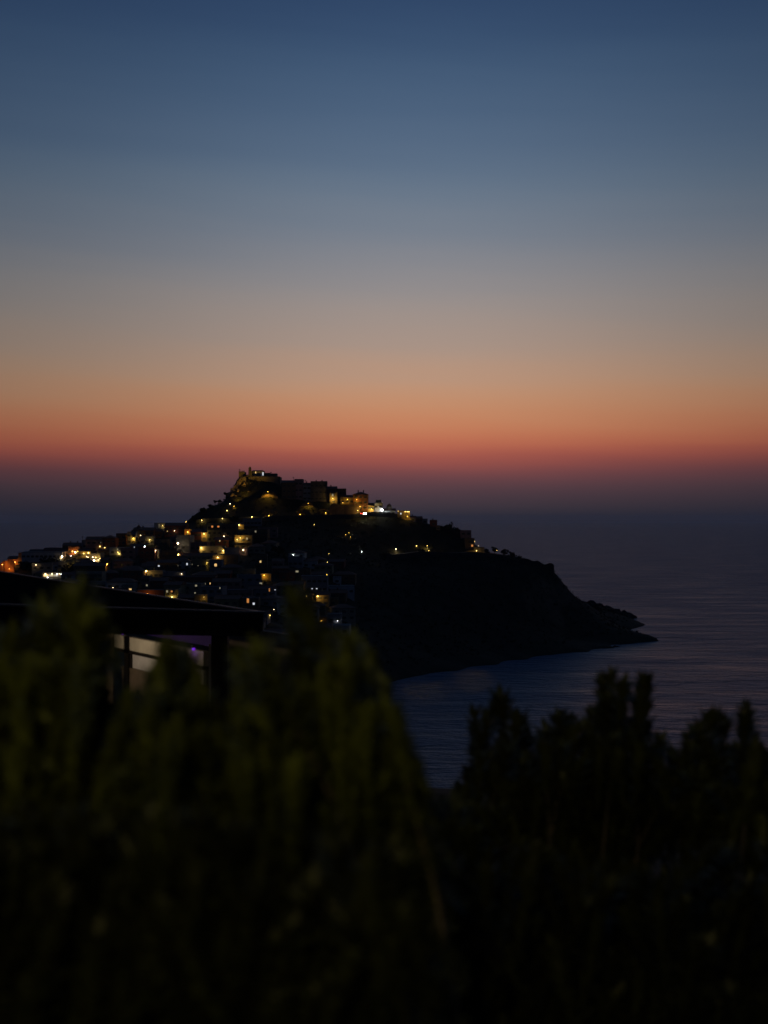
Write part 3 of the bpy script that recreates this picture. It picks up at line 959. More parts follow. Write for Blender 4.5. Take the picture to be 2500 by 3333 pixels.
BANK = mat('stone_bank', (.20, .14, .07), (.07, .05, .025), scale=.7, bump=.8)
bank('retaining_wall', 'stone bank behind the wide cone of light on the castle road', [(846, 1685), (880, 1683), (912, 1682)], 5.0, BANK)
bank('retaining_wall', 'stone bank in the middle glow of the castle road', [(952, 1680), (985, 1679), (1014, 1679)], 4.6, BANK)
bank('retaining_wall', 'stone bank in the long faint glow of the castle road', [(1022, 1680), (1060, 1678), (1100, 1679)], 4.0, BANK)
bank('retaining_wall', 'short stone bank glowing by the castle path lamp', [(850, 1622), (880, 1618), (905, 1624)], 4.5, BANK)
bank('retaining_wall', 'stone bank under the dark crest houses', [(975, 1652), (1000, 1646), (1020, 1650)], 3.5, BANK)
bank('retaining_wall', 'dark rampart under the lamplit upper houses', [(1073, 1682), (1120, 1680), (1172, 1680)], 8.0, WALL['brown'])
bank('retaining_wall', 'lit rough bank beside the coast road lamp', [(1385, 1801), (1410, 1800), (1438, 1800)], 3.0, BANK)
bank('retaining_wall', 'low stone wall along the coast road bend', [(1500, 1803), (1540, 1804), (1575, 1806)], 2.2, BANK)
bank('retaining_wall', 'tall orange lit retaining wall at the left end', [(0, 1862), (24, 1862), (46, 1862)], 6.0, WALL['orange'])
bank('clifftop_wall', 'square dark wall end on the right cliff edge', [(1690, 1838), (1750, 1852), (1804, 1866)], 4.5, SROCK)

# ------------------------------------------------------------------ lamps
bpy.context.view_layer.update()
DG = bpy.context.evaluated_depsgraph_get()
EYE = Vector((0, 0, H0))
AMBER, YEL, WHITE, ORG, WARM = (1.0, .56, .07), (1.0, .66, .16), (.90, .95, 1.0), (1.0, .36, .06), (1.0, .74, .40)
CN = {AMBER: 'amber', YEL: 'yellow', WHITE: 'white', ORG: 'orange', WARM: 'warm'}


def sight(px, py):
    d = Vector(((px - CX) / F, 1, -(py - CY) / F)).normalized()
    ok, loc, nor, _, ob, _ = S.ray_cast(DG, EYE + d * 420, d, distance=900)
    return d, (loc if ok and ob.name != 'sea' else None), nor, ob


def lamp(label, px, py, kind, power, col=AMBER, off=1.7, r=.22, depth=None, glow=14.0, group=None, drop=9.0, spot=False, bay=None):
    r *= .6
    if power < 130 and kind != 'flood':
        power *= .5
        r *= .8
    d, loc, nor, ob = sight(px, py)
    if depth:
        pos = P(px, py, depth)
    elif loc is None:
        pos = P(px, py, 830)
    else:
        pos = loc - d * off
    mt = emis('bulb_%s_%g' % (CN[col], glow), col, glow)
    nm = {'wall': 'wall_lamp', 'post': 'street_lamp', 'flood': 'floodlight'}[kind]
    t = thing(nm, label, {'wall': 'wall lamp', 'post': 'street lamp', 'flood': 'floodlight'}[kind], pos, 0, group)
    b = MB()
    b.ball((0, 0, .1), r, mt, 10)
    b.build('bulb', t)
    b = MB()
    b.cyl((0, 0), max(.3, r * 1.5), .1 + r * .9, .24 + r * 1.1, METAL, 10, .1)
    b.build('lamp_shade', t)
    if kind == 'post':
        z0 = max(gz(pos.x, pos.y + .5) - pos.z - .3, -drop)
        b = MB()
        b.tube([(0, .75, z0), (0, .75, .2), (0, .6, .5), (0, .2, .45 + r)], [.1, .08, .06, .05], GALV, 8)
        b.build('pole', t)
    elif kind == 'wall':
        b = MB()
        b.tube([(0, off if loc is not None else .8, .45 + r), (0, .1, .45 + r), (0, 0, .24 + r)], .04, METAL, 6)
        b.build('bracket', t)
    else:
        b = MB()
        b.box(-.3, .3, -.5 - r, -.1 - r, -.3, .3, METAL)
        b.box(-.05, .05, -.35, -.25, -1.2, -.3, METAL)
        b.build('housing', t)
    if power:
        ld = bpy.data.lights.new('lamp_light', 'SPOT' if spot or kind == 'flood' else 'POINT')
        if kind == 'flood':
            ld.spot_size, ld.spot_blend = R(95), .7
        if spot:
            ld.spot_size, ld.spot_blend = R(150), .6
        ld.energy = power * (1.6 if spot else 1.0 if kind == 'flood' else .62)
        ld.color = col
        ld.shadow_soft_size = .1
        lo = bpy.data.objects.new('lamp_light', ld)
        COL.objects.link(lo)
        lo.parent = t
        lo.location = (0, -.1, -.35 - r * .6)
        if kind == 'flood':
            lo.location = (0, .3, .35)
            lo.rotation_euler = (R(128), 0, 0)
    if bay:                              # added narrow spot aimed at the water to make the lamp's glint
        ld = bpy.data.lights.new('glint_spot', 'SPOT')
        ld.energy, ld.color = bay[2], col
        ld.spot_size, ld.spot_blend, ld.shadow_soft_size = R(9), 1.0, .25
        lo = bpy.data.objects.new('glint_spot', ld)
        COL.objects.link(lo)
        lo.parent = t
        lo.location = (0, -.6, -.2)
        aim = P(bay[0], bay[1], H0 * F / (bay[1] - CY)) - pos
        lo.rotation_euler = aim.to_track_quat('-Z', 'Y').to_euler()
    return t


LAMPS = [
    # castle and crag
    ('floodlight low on the crag washing the rocks amber', 769, 1633, 'flood', 3600, AMBER, dict(off=4)),
    ('floodlight at the foot of the castle buttress', 797, 1580, 'flood', 900, AMBER, dict(off=4.5)),
    ('floodlight on the right rock rib of the crag', 797, 1618, 'flood', 2600, AMBER, dict(off=4)),
    ('white lamp by the crag path under the cliff', 749, 1640, 'wall', 120, WARM, dict(r=.4)),
    ('lamp at the lowest bend of the crag path', 739, 1662, 'post', 260, YEL, dict(r=.35)),
    ('lamp lighting the small wall on the crag path', 762, 1648, 'wall', 260, AMBER, {}),
    ('floodlight washing the castle curtain wall', 843, 1572, 'flood', 260, AMBER, dict(off=5)),
    ('amber lamp on the short bank right under the castle', 872, 1601, 'wall', 900, AMBER, dict(spot=True, off=2.2)),
    # road under the castle
    ('first small white lamp on the hill left of the road', 605, 1699, 'post', 160, YEL, dict(r=.3)),
    ('second lamp on the hill road above the red house', 657, 1694, 'post', 250, YEL, dict(r=.3)),
    ('green tinted lamp among hill trees on the road', 724, 1688, 'post', 260, YEL, dict(r=.3)),
    ('small lamp before the wide glow on the castle road', 820, 1683, 'post', 260, YEL, dict(r=.4)),
    ('lamp with wide cone of light on the castle road', 875, 1679, 'wall', 1500, AMBER, dict(spot=True, off=2.0, r=.35)),
    ('lamp with golden glow in the middle of the castle road', 977, 1675, 'wall', 1500, AMBER, dict(spot=True, off=2.0, r=.3)),
    ('lamp above the long faint glow on the castle road', 1060, 1670, 'post', 1300, AMBER, dict(spot=True, off=3.2, r=.26)),
    ('lamp above the bank under the crest houses', 1003, 1639, 'wall', 800, AMBER, dict(spot=True, off=2.5)),
    ('faint lamp where the castle road meets the village', 1164, 1662, 'post', 420, YEL, dict(off=2.5)),
    # upper village
    ('lamp on the narrow yellow house', 1083, 1623, 'wall', 700, YEL, dict(off=1.6)),
    ('lamp on the low dim house, centre of the upper square', 1131, 1626, 'wall', 200, AMBER, {}),
    ('small ground lamp left in the upper square', 1116, 1637, 'wall', 110, AMBER, {}),
    ('lamp high on the tall hip roofed palace', 1161, 1627, 'wall', 330, AMBER, {}),
    ('lamp at the palace foot by the steps', 1172, 1649, 'wall', 300, AMBER, {}),
    ('lamp on the bright yellow house by its arch', 1210, 1657, 'wall', 1100, YEL, dict(off=1.6)),
    ('glaring white lamp at the white house corner', 1244, 1660, 'wall', 420, WHITE, dict(r=.75, glow=40)),
    ('small yellow lamp at the village end', 1296, 1664, 'wall', 90, YEL, {}),
    ('left lamp of the three on the lit veranda', 1319, 1666, 'wall', 70, YEL, dict(off=.7, r=.35)),
    ('middle lamp of the three on the lit veranda', 1325.5, 1666, 'wall', 70, YEL, dict(off=.7, r=.4)),
    ('right lamp of the three on the lit veranda', 1331, 1666, 'wall', 70, YEL, dict(off=.7, r=.4)),
    ('amber lamp under the veranda house', 1326, 1681, 'wall', 180, AMBER, {}),
    # coast road on the right slope
    ('tall white street lamp over the road bend', 1289, 1787, 'post', 420, WARM, dict(off=4, r=.35)),
    ('small lamp between the two tall road lamps', 1356, 1777, 'wall', 90, YEL, dict(r=.36)),
    ('thin street lamp beside the lit bank', 1391, 1777, 'post', 900, YEL, dict(bay=(1390, 2225, 3000), off=6, r=.2)),
    ('low lamp on the lit bank', 1396, 1793, 'wall', 100, YEL, dict(r=.25)),
    ('lamp on the stone terrace block below the pergola', 1551, 1793, 'wall', 200, YEL, dict(bay=(1533, 2205, 3500), r=.36, off=3)),
    ('lamp on top of the terrace beside the pergola', 1545, 1763, 'post', 70, YEL, dict(depth=822, r=.25, drop=4)),
    ('lamp under the pergola roof', 1558, 1777, 'wall', 60, WARM, dict(depth=823, r=.18)),
    ('lamp among roadside trees right of the terrace', 1618, 1792, 'post', 70, YEL, dict(depth=815, r=.36)),
    ('lone white lamp on the dark slope', 1177, 1796, 'post', 60, WHITE, dict(r=.4)),
    ('white lamp over the dark slope house', 955, 1806, 'post', 7, WHITE, dict(off=4, r=.45)),
    ('tiny lamp under the castle road on the dark slope', 1023, 1708, 'wall', 25, YEL, dict(r=.22)),
    ('upper of the little orange lamps on the dark slope', 1136, 1735, 'wall', 25, AMBER, dict(r=.2)),
    ('left of the little orange lamps on the dark slope', 1125, 1741, 'wall', 60, AMBER, dict(r=.25)),
    ('lowest of the little orange lamps on the dark slope', 1141, 1748, 'wall', 50, AMBER, dict(r=.2)),
    ('faint lamp at the top of the dark field', 1071, 1803, 'wall', 20, YEL, dict(r=.2)),
    ('faint lamp low in the dark field', 1066, 1830, 'wall', 30, YEL, dict(r=.22)),
    # left town
    ('lamp on the orange house at the far left', 49, 1830, 'wall', 520, ORG, dict(off=2.5, r=.4)),
    ('lamp outside the left edge washing the orange wall', 8, 1838, 'post', 900, ORG, dict(off=4, r=.3)),
    ('lamp at the foot of the orange wall', 30, 1852, 'wall', 300, ORG, dict(off=2)),
    ('white lamp in the dark garden below the long building', 117, 1839, 'post', 60, WARM, dict(r=.42)),
    ('bright lamp on the veranda, leftmost of the restaurant row', 148, 1869, 'wall', 40, WARM, dict(off=.9, r=.6)),
    ('second lamp of the restaurant row', 169, 1868, 'wall', 40, WARM, dict(off=.9, r=.45)),
    ('third bluish lamp of the restaurant row', 186, 1869, 'wall', 40, WHITE, dict(off=.9, r=.4)),
    ('fourth lamp of the restaurant row', 193, 1868, 'wall', 50, WARM, dict(off=.9, r=.35)),
    ('fifth bluish lamp closing the restaurant row', 199, 1869, 'wall', 30, WHITE, dict(off=.9, r=.35)),
    ('white lamp just below the restaurant veranda', 155, 1880, 'post', 50, WHITE, dict(r=.5)),
    ('big bright lamp at the cream facade corner', 202, 1812, 'post', 340, WARM, dict(r=.75, glow=30)),
    ('white slot lamp on the roof under the orange street', 231, 1810, 'wall', 30, WHITE, dict(r=.35)),
    ('orange lamp between the tall lit doors', 236, 1795, 'wall', 420, ORG, dict(off=1.6, r=.45)),
    ('white lamp right of the tall lit doors', 245, 1798, 'wall', 160, WARM, dict(r=.62, glow=30)),
    ('small lamp above the white one by the lit doors', 253, 1795, 'wall', 120, AMBER, dict(r=.4)),
    ('yellow lamp strip on the olive facade', 272, 1802, 'wall', 240, YEL, dict(off=1.0, r=.35)),
    ('bright yellow lamp at the olive facade end', 288, 1800, 'wall', 330, YEL, dict(off=1.2, r=.5)),
    ('first small lamp of the descending street', 282, 1812, 'post', 60, WARM, dict(r=.36)),
    ('second small lamp of the descending street', 287, 1814, 'post', 60, WARM, dict(r=.33)),
    ('third lamp of the descending street, on the cream house', 302, 1814, 'wall', 160, WARM, dict(r=.4)),
    ('brightest white lamp of the descending street', 306, 1825, 'post', 200, WARM, dict(r=.8, glow=30)),
    ('yellow lamp right of the brightest street lamp', 312, 1815, 'wall', 200, YEL, dict(r=.4)),
    ('lamp washing a pale strip of wall on the street', 325, 1819, 'wall', 240, YEL, dict(off=1.0, r=.3)),
    ('small lamp at the end of the descending street', 320, 1823, 'post', 80, WARM, dict(r=.35)),
    ('lamp by the doorway at the street foot', 349, 1837, 'wall', 280, AMBER, dict(off=1.2, r=.45)),
    ('lamp at the pale green house corner', 226, 1849, 'wall', 320, YEL, dict(off=2, r=.4)),
    ('lamp by the lit door, left of the skyline pair', 325, 1779, 'wall', 70, YEL, dict(off=.8, r=.42)),
    ('lamp by the lit door, right of the skyline pair', 341, 1783, 'wall', 90, YEL, dict(off=.8, r=.42)),
    ('lamp on the zigzag lit stair', 384, 1798, 'wall', 120, YEL, dict(off=.8, r=.35)),
    ('lower lamp on the zigzag lit stair', 388, 1803, 'wall', 140, YEL, dict(off=.8, r=.3)),
    ('amber lamp in the lit doorway of the left slope', 434, 1753, 'wall', 330, AMBER, dict(off=.9, r=.4)),
    ('hanging lamp above the pale house', 458, 1743, 'post', 60, WARM, dict(r=.3)),
    ('lamp at the right corner of the pale house', 487, 1757, 'wall', 160, YEL, dict(off=.9, r=.3)),
    ('crescent white lamp under the pale house', 471, 1779, 'post', 70, WHITE, dict(r=.6, glow=30)),
    ('lamp washing the modern white house strip', 530, 1711, 'wall', 120, YEL, dict(off=.9, r=.25)),
    ('lamp on the wide reddish house front', 568, 1728, 'wall', 90, WARM, dict(r=.36)),
    ('lamp washing the pale stair tower', 507, 1792, 'wall', 420, WARM, dict(off=1.3, r=.3)),
    ('big oval white lamp before the blank wall', 579, 1769, 'post', 14, WARM, dict(off=4, r=.85, glow=30)),
    ('bright lamp at the left end of the long low house', 581, 1805, 'wall', 520, YEL, dict(off=1.4, r=.5)),
    ('orange lamp on the corner house under the hill lamp', 611, 1732, 'wall', 460, AMBER, dict(off=1.3, r=.35)),
    ('lamp above the tall cone of light', 664, 1738, 'wall', 560, YEL, dict(off=1.4, r=.4)),
    ('bright lamp at the white gate', 778, 1709, 'wall', 420, YEL, dict(off=1.3, r=.4)),
    ('white lamp low on the olive four storey house', 729, 1746, 'wall', 90, WARM, dict(r=.45)),
    ('left of the two street lamps before the yellow house', 772, 1756, 'post', 480, YEL, dict(off=2.2, r=.25)),
    ('right of the two street lamps before the yellow house', 782, 1751, 'post', 520, YEL, dict(off=2.2, r=.25)),
    ('lamp at the left bright edge of the terrace house', 655, 1783, 'wall', 560, YEL, dict(off=1.2, r=.3)),
    ('lamp at the right bright edge of the terrace house', 727, 1793, 'wall', 360, YEL, dict(off=1.0, r=.4)),
    ('round white lamp at the door right of the blank house', 792, 1791, 'wall', 110, WARM, dict(r=.6)),
    ('lamp under the glowing oblong canopy', 709, 1815, 'wall', 420, YEL, dict(off=1.0, r=.45)),
    ('lamp beside the olive curved wall', 675, 1832, 'wall', 170, YEL, dict(off=1.5, r=.15)),
    ('lamp under the bright slanted awning', 476, 1859, 'wall', 330, YEL, dict(off=1.0, r=.65)),
    ('small lamp at the dim long house end', 591, 1868, 'wall', 70, WARM, dict(off=.7, r=.3)),
    ('lamp in the brightly lit yellow doorway', 560, 1944, 'wall', 330, YEL, dict(off=1.0, r=.4)),
    ('hidden orange lamp along the garden wall', 480, 1932, 'wall', 130, ORG, dict(off=2.5, r=.12)),
    ('lamp on the olive lit house end', 664, 1945, 'wall', 110, YEL, dict(off=1.2, r=.12)),
    ('lamp glowing on the curved amber wall', 860, 1873, 'wall', 260, AMBER, dict(off=1.2, r=.3)),
    ('lamp on the yellow garage house corner', 1034, 1941, 'wall', 330, YEL, dict(off=1.5, r=.4)),
    ('lamp on the small amber lit box', 879, 2003, 'wall', 110, YEL, dict(off=1.0, r=.25)),
    ('red lamp along the low shed', 962, 2025, 'wall', 120, ORG, dict(off=1.4, r=.12)),
    ('left round lamp on the white villa', 862, 2060, 'wall', 26, WARM, dict(off=.6, r=.3)),
    ('middle round lamp on the white villa', 890, 2061, 'wall', 26, WARM, dict(off=.6, r=.3)),
    ('right round lamp on the white villa', 915, 2062, 'wall', 26, WARM, dict(off=.6, r=.28)),
    ('small lamp on the brown lit front near the shore', 1046, 2021, 'wall', 40, AMBER, dict(off=.8, r=.25)),
    ('white light on the bluish house near the shore', 1099, 2021, 'wall', 20, WHITE, dict(off=.7, r=.28)),
    ('tiny lamp above the amber lit box', 892, 1985, 'post', 12, WARM, dict(r=.22)),
    ('lamp on the low olive house left of the garage house', 998, 1942, 'wall', 26, YEL, dict(off=.7, r=.22)),
    ('small lamp right end of the reddish field house', 1064, 1871, 'wall', 50, AMBER, dict(off=.7, r=.25)),
    ('small lamp low beside the apartment balconies', 368, 1913, 'post', 18, WARM, dict(r=.25)),
]
for (lb, px, py, kd, pw, cl, op) in LAMPS:
    lamp(lb, px, py, kd, pw, cl, **op)

# lit windows: set into whichever house wall the sight line meets
LIT = [(1083, 1611, .9, 1.6, 'dim'), (1136, 1608, .6, .6, 'white'), (1305, 1672, .8, 1.2, 'white'), (1325, 1666, 3.2, 1.0, 'dim'), (1537, 1776, 1.2, 1.4, 'orange'),
       (691, 1714, 1.1, 1.2, 'orange'), (711, 1714, 1.2, 1.0, 'orange'), (832, 1730, .9, 1.1, 'dim'), (804, 1753, .9, 1.2, 'dim'), (848, 1828, .9, 1.2, 'warm'),
       (967, 1860, 1.5, 1.0, 'dim'), (517, 1842, .9, .8, 'white'), (579, 1841, .9, .8, 'dim'), (609, 1836, .8, 1.2, 'white'), (626, 1837, .4, .5, 'dim'), (702, 1839, 1.3, 1.5, 'warm'),
       (424, 1918, 1.3, .8, 'warm'), (478, 1905, .8, 1.0, 'dim'), (652, 1899, 1.0, .9, 'dim'), (668, 1900, .7, .8, 'dim'), (684, 1899, .5, .9, 'warm'),
       (544, 1925, .8, 1.0, 'dim'), (559, 1925, .8, .8, 'orange'), (635, 1930, .7, .7, 'dim'), (849, 1899, 1.3, .9, 'dim'), (877, 1920, .5, 1.6, 'orange'), (896, 1916, .7, .4, 'white'),
       (807, 1955, 1.0, 2.0, 'orange'), (826, 1965, .9, 1.0, 'white'), (1016, 1916, .8, .5, 'white'), (1031, 1916, .8, .5, 'white'), (960, 2024, 2.6, .8, 'red'), (972, 2025, 1.8, .6, 'red'),
       (716, 1751, .5, .9, 'warm'), (716, 1914, .5, .8, 'dim'), (545, 1729, .5, .6, 'warm'), (439, 1775, .4, .9, 'white'), (383, 1788, .7, 1.0, 'dim'), (328, 1766, .4, .5, 'dim'),
       (150, 1873, 3.0, 1.3, 'warm'), (166, 1873, 2.6, 1.3, 'dim'), (181, 1873, 2.4, 1.3, 'dim'), (1551, 1776, 1.0, .7, 'dim'), (645, 1841, .4, .5, 'dim'), (518, 1711, .3, 2.6, 'dim')]
bpy.context.view_layer.update()
DG = bpy.context.evaluated_depsgraph_get()
for (px, py, w, h, k) in LIT:
    d, loc, nor, ob = sight(px, py)
    if loc is None:
        continue
    rt = ob
    while rt.parent is not None:
        rt = rt.parent
    if '_dims' not in rt:
        continue
    M = rt.matrix_world.inverted()
    q = M @ loc
    n = (M.to_3x3() @ Vector(nor)).normalized()
    if abs(n.z) > .5:
        n = Vector((0, -1, 0))
        q.y = -rt['_dims'][1] / 2
        q.z = min(q.z, rt['_dims'][2] - h * .6)
    o = bpy.data.objects.new('window', window_mesh(w, h, k))
    COL.objects.link(o)
    o.parent = rt
    o.location = q + n * .03 - Vector((0, 0, h / 2))
    o.rotation_euler = (0, 0, math.atan2(n.x, -n.y))
    o['label'] = 'window lit from inside'
for o in S.objects:
    if '_dims' in o:
        del o['_dims']

# ------------------------------------------------------------------ small things of the town
def aerial(px, yt, yb, D, label, spike=False):
    t = P(px, yb, D)
    h = (yb - yt) / F * D
    b = MB()
    b.tube([(0, 0, 0), (0, 0, h)], .12, METAL, 6)
    for k in range(3):
        b.box(-.9 + .2 * k, .9 - .2 * k, -.04, .04, h * (.7 + .1 * k), h * (.7 + .1 * k) + .08, METAL)
    tag(b.build('roof_aerial', None, t), label, 'aerial')


aerial(269, 1744, 1762, 786, 'thin aerial on the left skyline house')
aerial(780, 1526, 1537, 859, 'aerial mast on the castle bastion')
aerial(955, 1552, 1566, 861, 'faint aerial between the first crest houses')
aerial(994, 1562, 1574, 861, 'short mast on the narrow crest house')
b = MB()
p = P(452, 1720, 800)
b.add([(-1.9, -1.9, 0), (1.9, -1.9, 0), (1.9, 1.9, 0), (-1.9, 1.9, 0), (0, 0, 2.6)], [(0, 1, 4), (1, 2, 4), (2, 3, 4), (3, 0, 4), (0, 3, 2, 1)], TILE)
b.tube([(0, 0, 2.5), (0, 0, 3.4)], .08, METAL)
tag(b.build('turret_roof', None, p), 'pointed turret roof on the brown turret house', 'roof')
pg = thing('pergola', 'small lit pergola with posts on the stone terrace', 'pergola', P(1558, 1782, 822))
for dx in (-1.9, -.6, .7, 1.9):
    MB().box(dx - .07, dx + .07, -.07, .07, 0, 2.0, WALL['white']).build('post', pg)
MB().box(-2.1, 2.1, -1.0, 2.0, 2.0, 2.14, WALL['white']).build('roof', pg)
for (px, yt, yb, lb) in [(819, 2064, 2086, 'white gate post left of the villa'), (935, 2064, 2088, 'white gate post right of the villa'), (959, 1994, 2034, 'tall thin red lit pole at the low shed'), (950, 2008, 2034, 'short red lit pole left of the low shed')]:
    h = hit(px, yb)
    hh = (yb - yt) / F * h.y
    b = MB()
    b.cyl((0, 0), .1, -.5, hh, WALL['white'] if 'white' in lb else WALL['red'], 8)
    b.ball((0, 0, hh), .13, WALL['white'] if 'white' in lb else WALL['red'])
    tag(b.build('post', None, h), lb, 'post')


def car(label, px, py, D, rz, body, head, tail):
    p = P(px, py, D)
    t = thing('car', label, 'car', p, rz)
    b = MB()
    prof = [(-2.1, .35), (-2.1, .8), (-1.9, .95), (1.0, .95), (2.05, .8), (2.1, .35)]
    vs = [(x, s * .85, z) for s in (-1, 1) for x, z in prof]
    n = len(prof)
    b.add(vs, [tuple(range(n))[::-1], tuple(range(n, 2 * n))] + [(i, (i + 1) % n, n + (i + 1) % n, n + i) for i in range(n)], body)
    b.build('body', t)
    b = MB()
    cab = [(-1.7, .95), (-1.3, 1.45), (.2, 1.45), (.95, .95)]
    vs = [(x, s * (.8 if z < 1 else .62), z) for s in (-1, 1) for x, z in cab]
    b.add(vs, [(3, 2, 1, 0), (4, 5, 6, 7)] + [(i, (i + 1) % 4, 4 + (i + 1) % 4, 4 + i) for i in range(4)], GLASS)
    b.build('cabin', t)
    for x in (-1.35, 1.35):
        for y in (-.8, .8):
            w = MB()
            w.cyl((0, 0), .32, -.1, .1, METAL, 12)
            o = w.build('wheel', t, (x, y, .32))
            o.rotation_euler = (R(90), 0, 0)
    for y in (-.6, .6):
        MB().ball((2.08, y, .68), .16 if not head else .42, emis('headlight_lit', (1, .9, .6), 40) if head else GLASS, 8).build('headlight', t)
        MB().ball((-2.1, y, .75), .12 if not tail else .26, emis('taillight_lit', (1, .06, .03), 6) if tail else WALL['red'], 8).build('taillight', t)
    return t


bodyp = mat('car_paint', (.12, .12, .14), (.11, .11, .13), rough=.3, spec=.5)
car('car with glaring headlights coming down the coast road', 1589, 1808, 812, R(-90), bodyp, True, False)
car('dark car with two red tail lights on the coast road', 1601, 1808, 815, R(90), bodyp, False, True)
car('dark car showing one tail light, rightmost on the coast road', 1613, 1808.5, 818, R(60), bodyp, False, True)
car('car with lit lamps by the palace steps', 1188, 1675, 823, R(-90), bodyp, True, False)
car('car with red tail lights parked at the palace foot', 1178, 1675, 822, R(90), bodyp, False, True)

# ------------------------------------------------------------------ vegetation on the hill


def leafballs(centres, radii, per, size, seed):
    """many small leaf faces spread through the volumes"""
    g = np.random.default_rng(seed)
    C = np.repeat(np.asarray(centres, float), per, axis=0)
    Rr = np.repeat(np.asarray(radii, float), per, axis=0)
    n = len(C)
    d = g.normal(size=(n, 3))
    d /= np.linalg.norm(d, axis=1)[:, None]
    c = C + d * (g.random(n) ** .4)[:, None] * Rr[:, None] * np.array([1, 1, .8])
    u = g.normal(size=(n, 3))
    u /= np.linalg.norm(u, axis=1)[:, None]
    v = np.cross(u, g.normal(size=(n, 3)))
    v /= np.linalg.norm(v, axis=1)[:, None]
    s = size * (.6 + .8 * g.random(n))[:, None]
    Vv = np.stack([c - u * s, c + v * s * .45, c + u * s, c - v * s * .45], axis=1).reshape(-1, 3)
    return Vv, np.arange(n * 4).reshape(n, 4)


def tree(name, label, px, py, wpx, hpx, D=None, cat='tree', group=None):
    h = hit(px, py) if D is None else P(px, py, D)
    if h is None:
        h = P(px, py, 825)
    D = h.y
    w, hh = wpx / F * D, hpx / F * D
    t = thing(name, label, cat, h, 0, group)
    b = MB()
    b.tube([(0, 0, -1), (.1, 0, hh * .35), (.05, .1, hh * .7)], [.22, .16, .07], BARK, 7)
    for k in range(4):
        a = k * 1.7
        b.tube([(.08, 0, hh * .3), (math.cos(a) * w * .2, math.sin(a) * w * .2, hh * .55), (math.cos(a) * w * .33, math.sin(a) * w * .33, hh * .7)], [.1, .07, .03], BARK, 5)
    b.build('trunk', t)
    cs, rs = [], []
    for k in range(14):
        a, q = random.uniform(0, 6.28), random.random() ** .6
        cs.append((math.cos(a) * w * .36 * q, math.sin(a) * w * .36 * q, hh * random.uniform(.38, .86)))
        rs.append(w * random.uniform(.14, .22))
    V_, F_ = leafballs(cs, rs, 60, max(.25, w * .06), int(px))
    npmesh('crown', V_, F_, LEAF, t)
    return t


for (px, py, w, h, lb) in [(1458, 1730, 34, 26, 'round dark tree under the palm on the skyline'), (1490, 1735, 22, 18, 'small round tree right of the palm'), (1441, 1722, 12, 10, 'low shrub left of the palm trees'),
                           (1584, 1806, 22, 20, 'dark tree right beside the terrace block'), (1610, 1806, 28, 28, 'tallest dark tree over the headlights'), (1642, 1812, 30, 26, 'spreading tree right of the headlights'),
                           (1668, 1818, 26, 24, 'last but one tree where the road ends'), (1690, 1826, 20, 16, 'last low tree on the right cliff edge'),
                           (1372, 1806, 24, 18, 'dark shrub between the two road lamps'), (636, 1700, 30, 22, 'dark tree left at the foot of the crag'),
                           (660, 1672, 26, 20, 'round tree on the left shoulder of the hill'), (686, 1655, 22, 14, 'low bush tree on the left hill skyline'), (715, 1640, 20, 14, 'bush near the crag on the skyline'),
                           (735, 1618, 14, 18, 'small tree beside the crag rocks'), (742, 1755, 60, 22, 'dark tree mass below the olive four storey house'), (905, 1810, 50, 34, 'dark tree left of the lone slope house'),
                           (228, 1880, 60, 42, 'lamplit garden tree right of the restaurant'), (160, 1850, 80, 30, 'dark garden trees below the long pale building'), (90, 1858, 70, 26, 'dark garden hedge trees before the left wall'),
                           (700, 1640, 16, 12, 'shrub on the slope left of the crag'), (760, 1700, 40, 20, 'dark tree by the hill path')]:
    tree('tree', lb, px, py, w, h)

pt = thing('palm_tree', 'tall palm standing out on the skyline', 'palm tree', P(1470, 1726, 829))
b = MB()
b.tube([(0, 0, -1), (.15, 0, 2.5), (.05, 0, 5.2)], [.26, .2, .17], BARK, 8)
b.build('trunk', pt)
b = MB()
for k in range(26):
    a = k * 2.4
    e = random.uniform(-.5, 1.1)
    prev = None
    L_ = random.uniform(1.4, 2.0)
    for s in range(6):
        t = s / 5
        rr = L_ * t
        q = Vector((math.cos(a) * rr * math.cos(e * .6), math.sin(a) * rr * math.cos(e * .6), 5.2 + math.sin(e) * rr - .5 * rr * rr * .6))
        if prev is not None:
            wv = Vector((-math.sin(a), math.cos(a), 0)) * (.32 * (1 - .6 * t))
            b.add([prev - wv, prev + wv, q + wv * .7, q - wv * .7], [(0, 1, 2, 3)], LEAF)
        prev = q
b.build('crown', pt)

# low scrub all over the unbuilt slopes
cs, rs = [], []
while len(cs) < 3600:
    x, y = random.uniform(-220, 190), random.uniform(500, 960)
    z = gz(x, y)
    if z < 4:
        continue
    pxx, pyy = CX + x / y * F, CY - (z - H0) / y * F
    if any(a - 6 < pxx < b + 6 and c < pyy < d + 10 for (a, b, c, d, *_q) in BUILT):
        continue
    if pxx < 640 and random.random() < .6 or 1540 < pxx < 1630 and 1795 < pyy < 1815 or 1260 < pxx < 1590 and 1803 < pyy < 1814 or 640 < pxx < 1180 and 1670 < pyy < 1694:
        continue
    s = random.uniform(.5, 1.5) * (1.35 if z > 20 else .8)
    cs.append((x, y, z + s * .3))
    rs.append(s)
V_, F_ = leafballs(cs, rs, 18, .42, 77)
tag(npmesh('scrub', V_, F_, LEAF), 'dark low scrub covering the unbuilt hillside', 'scrub', kind='stuff')

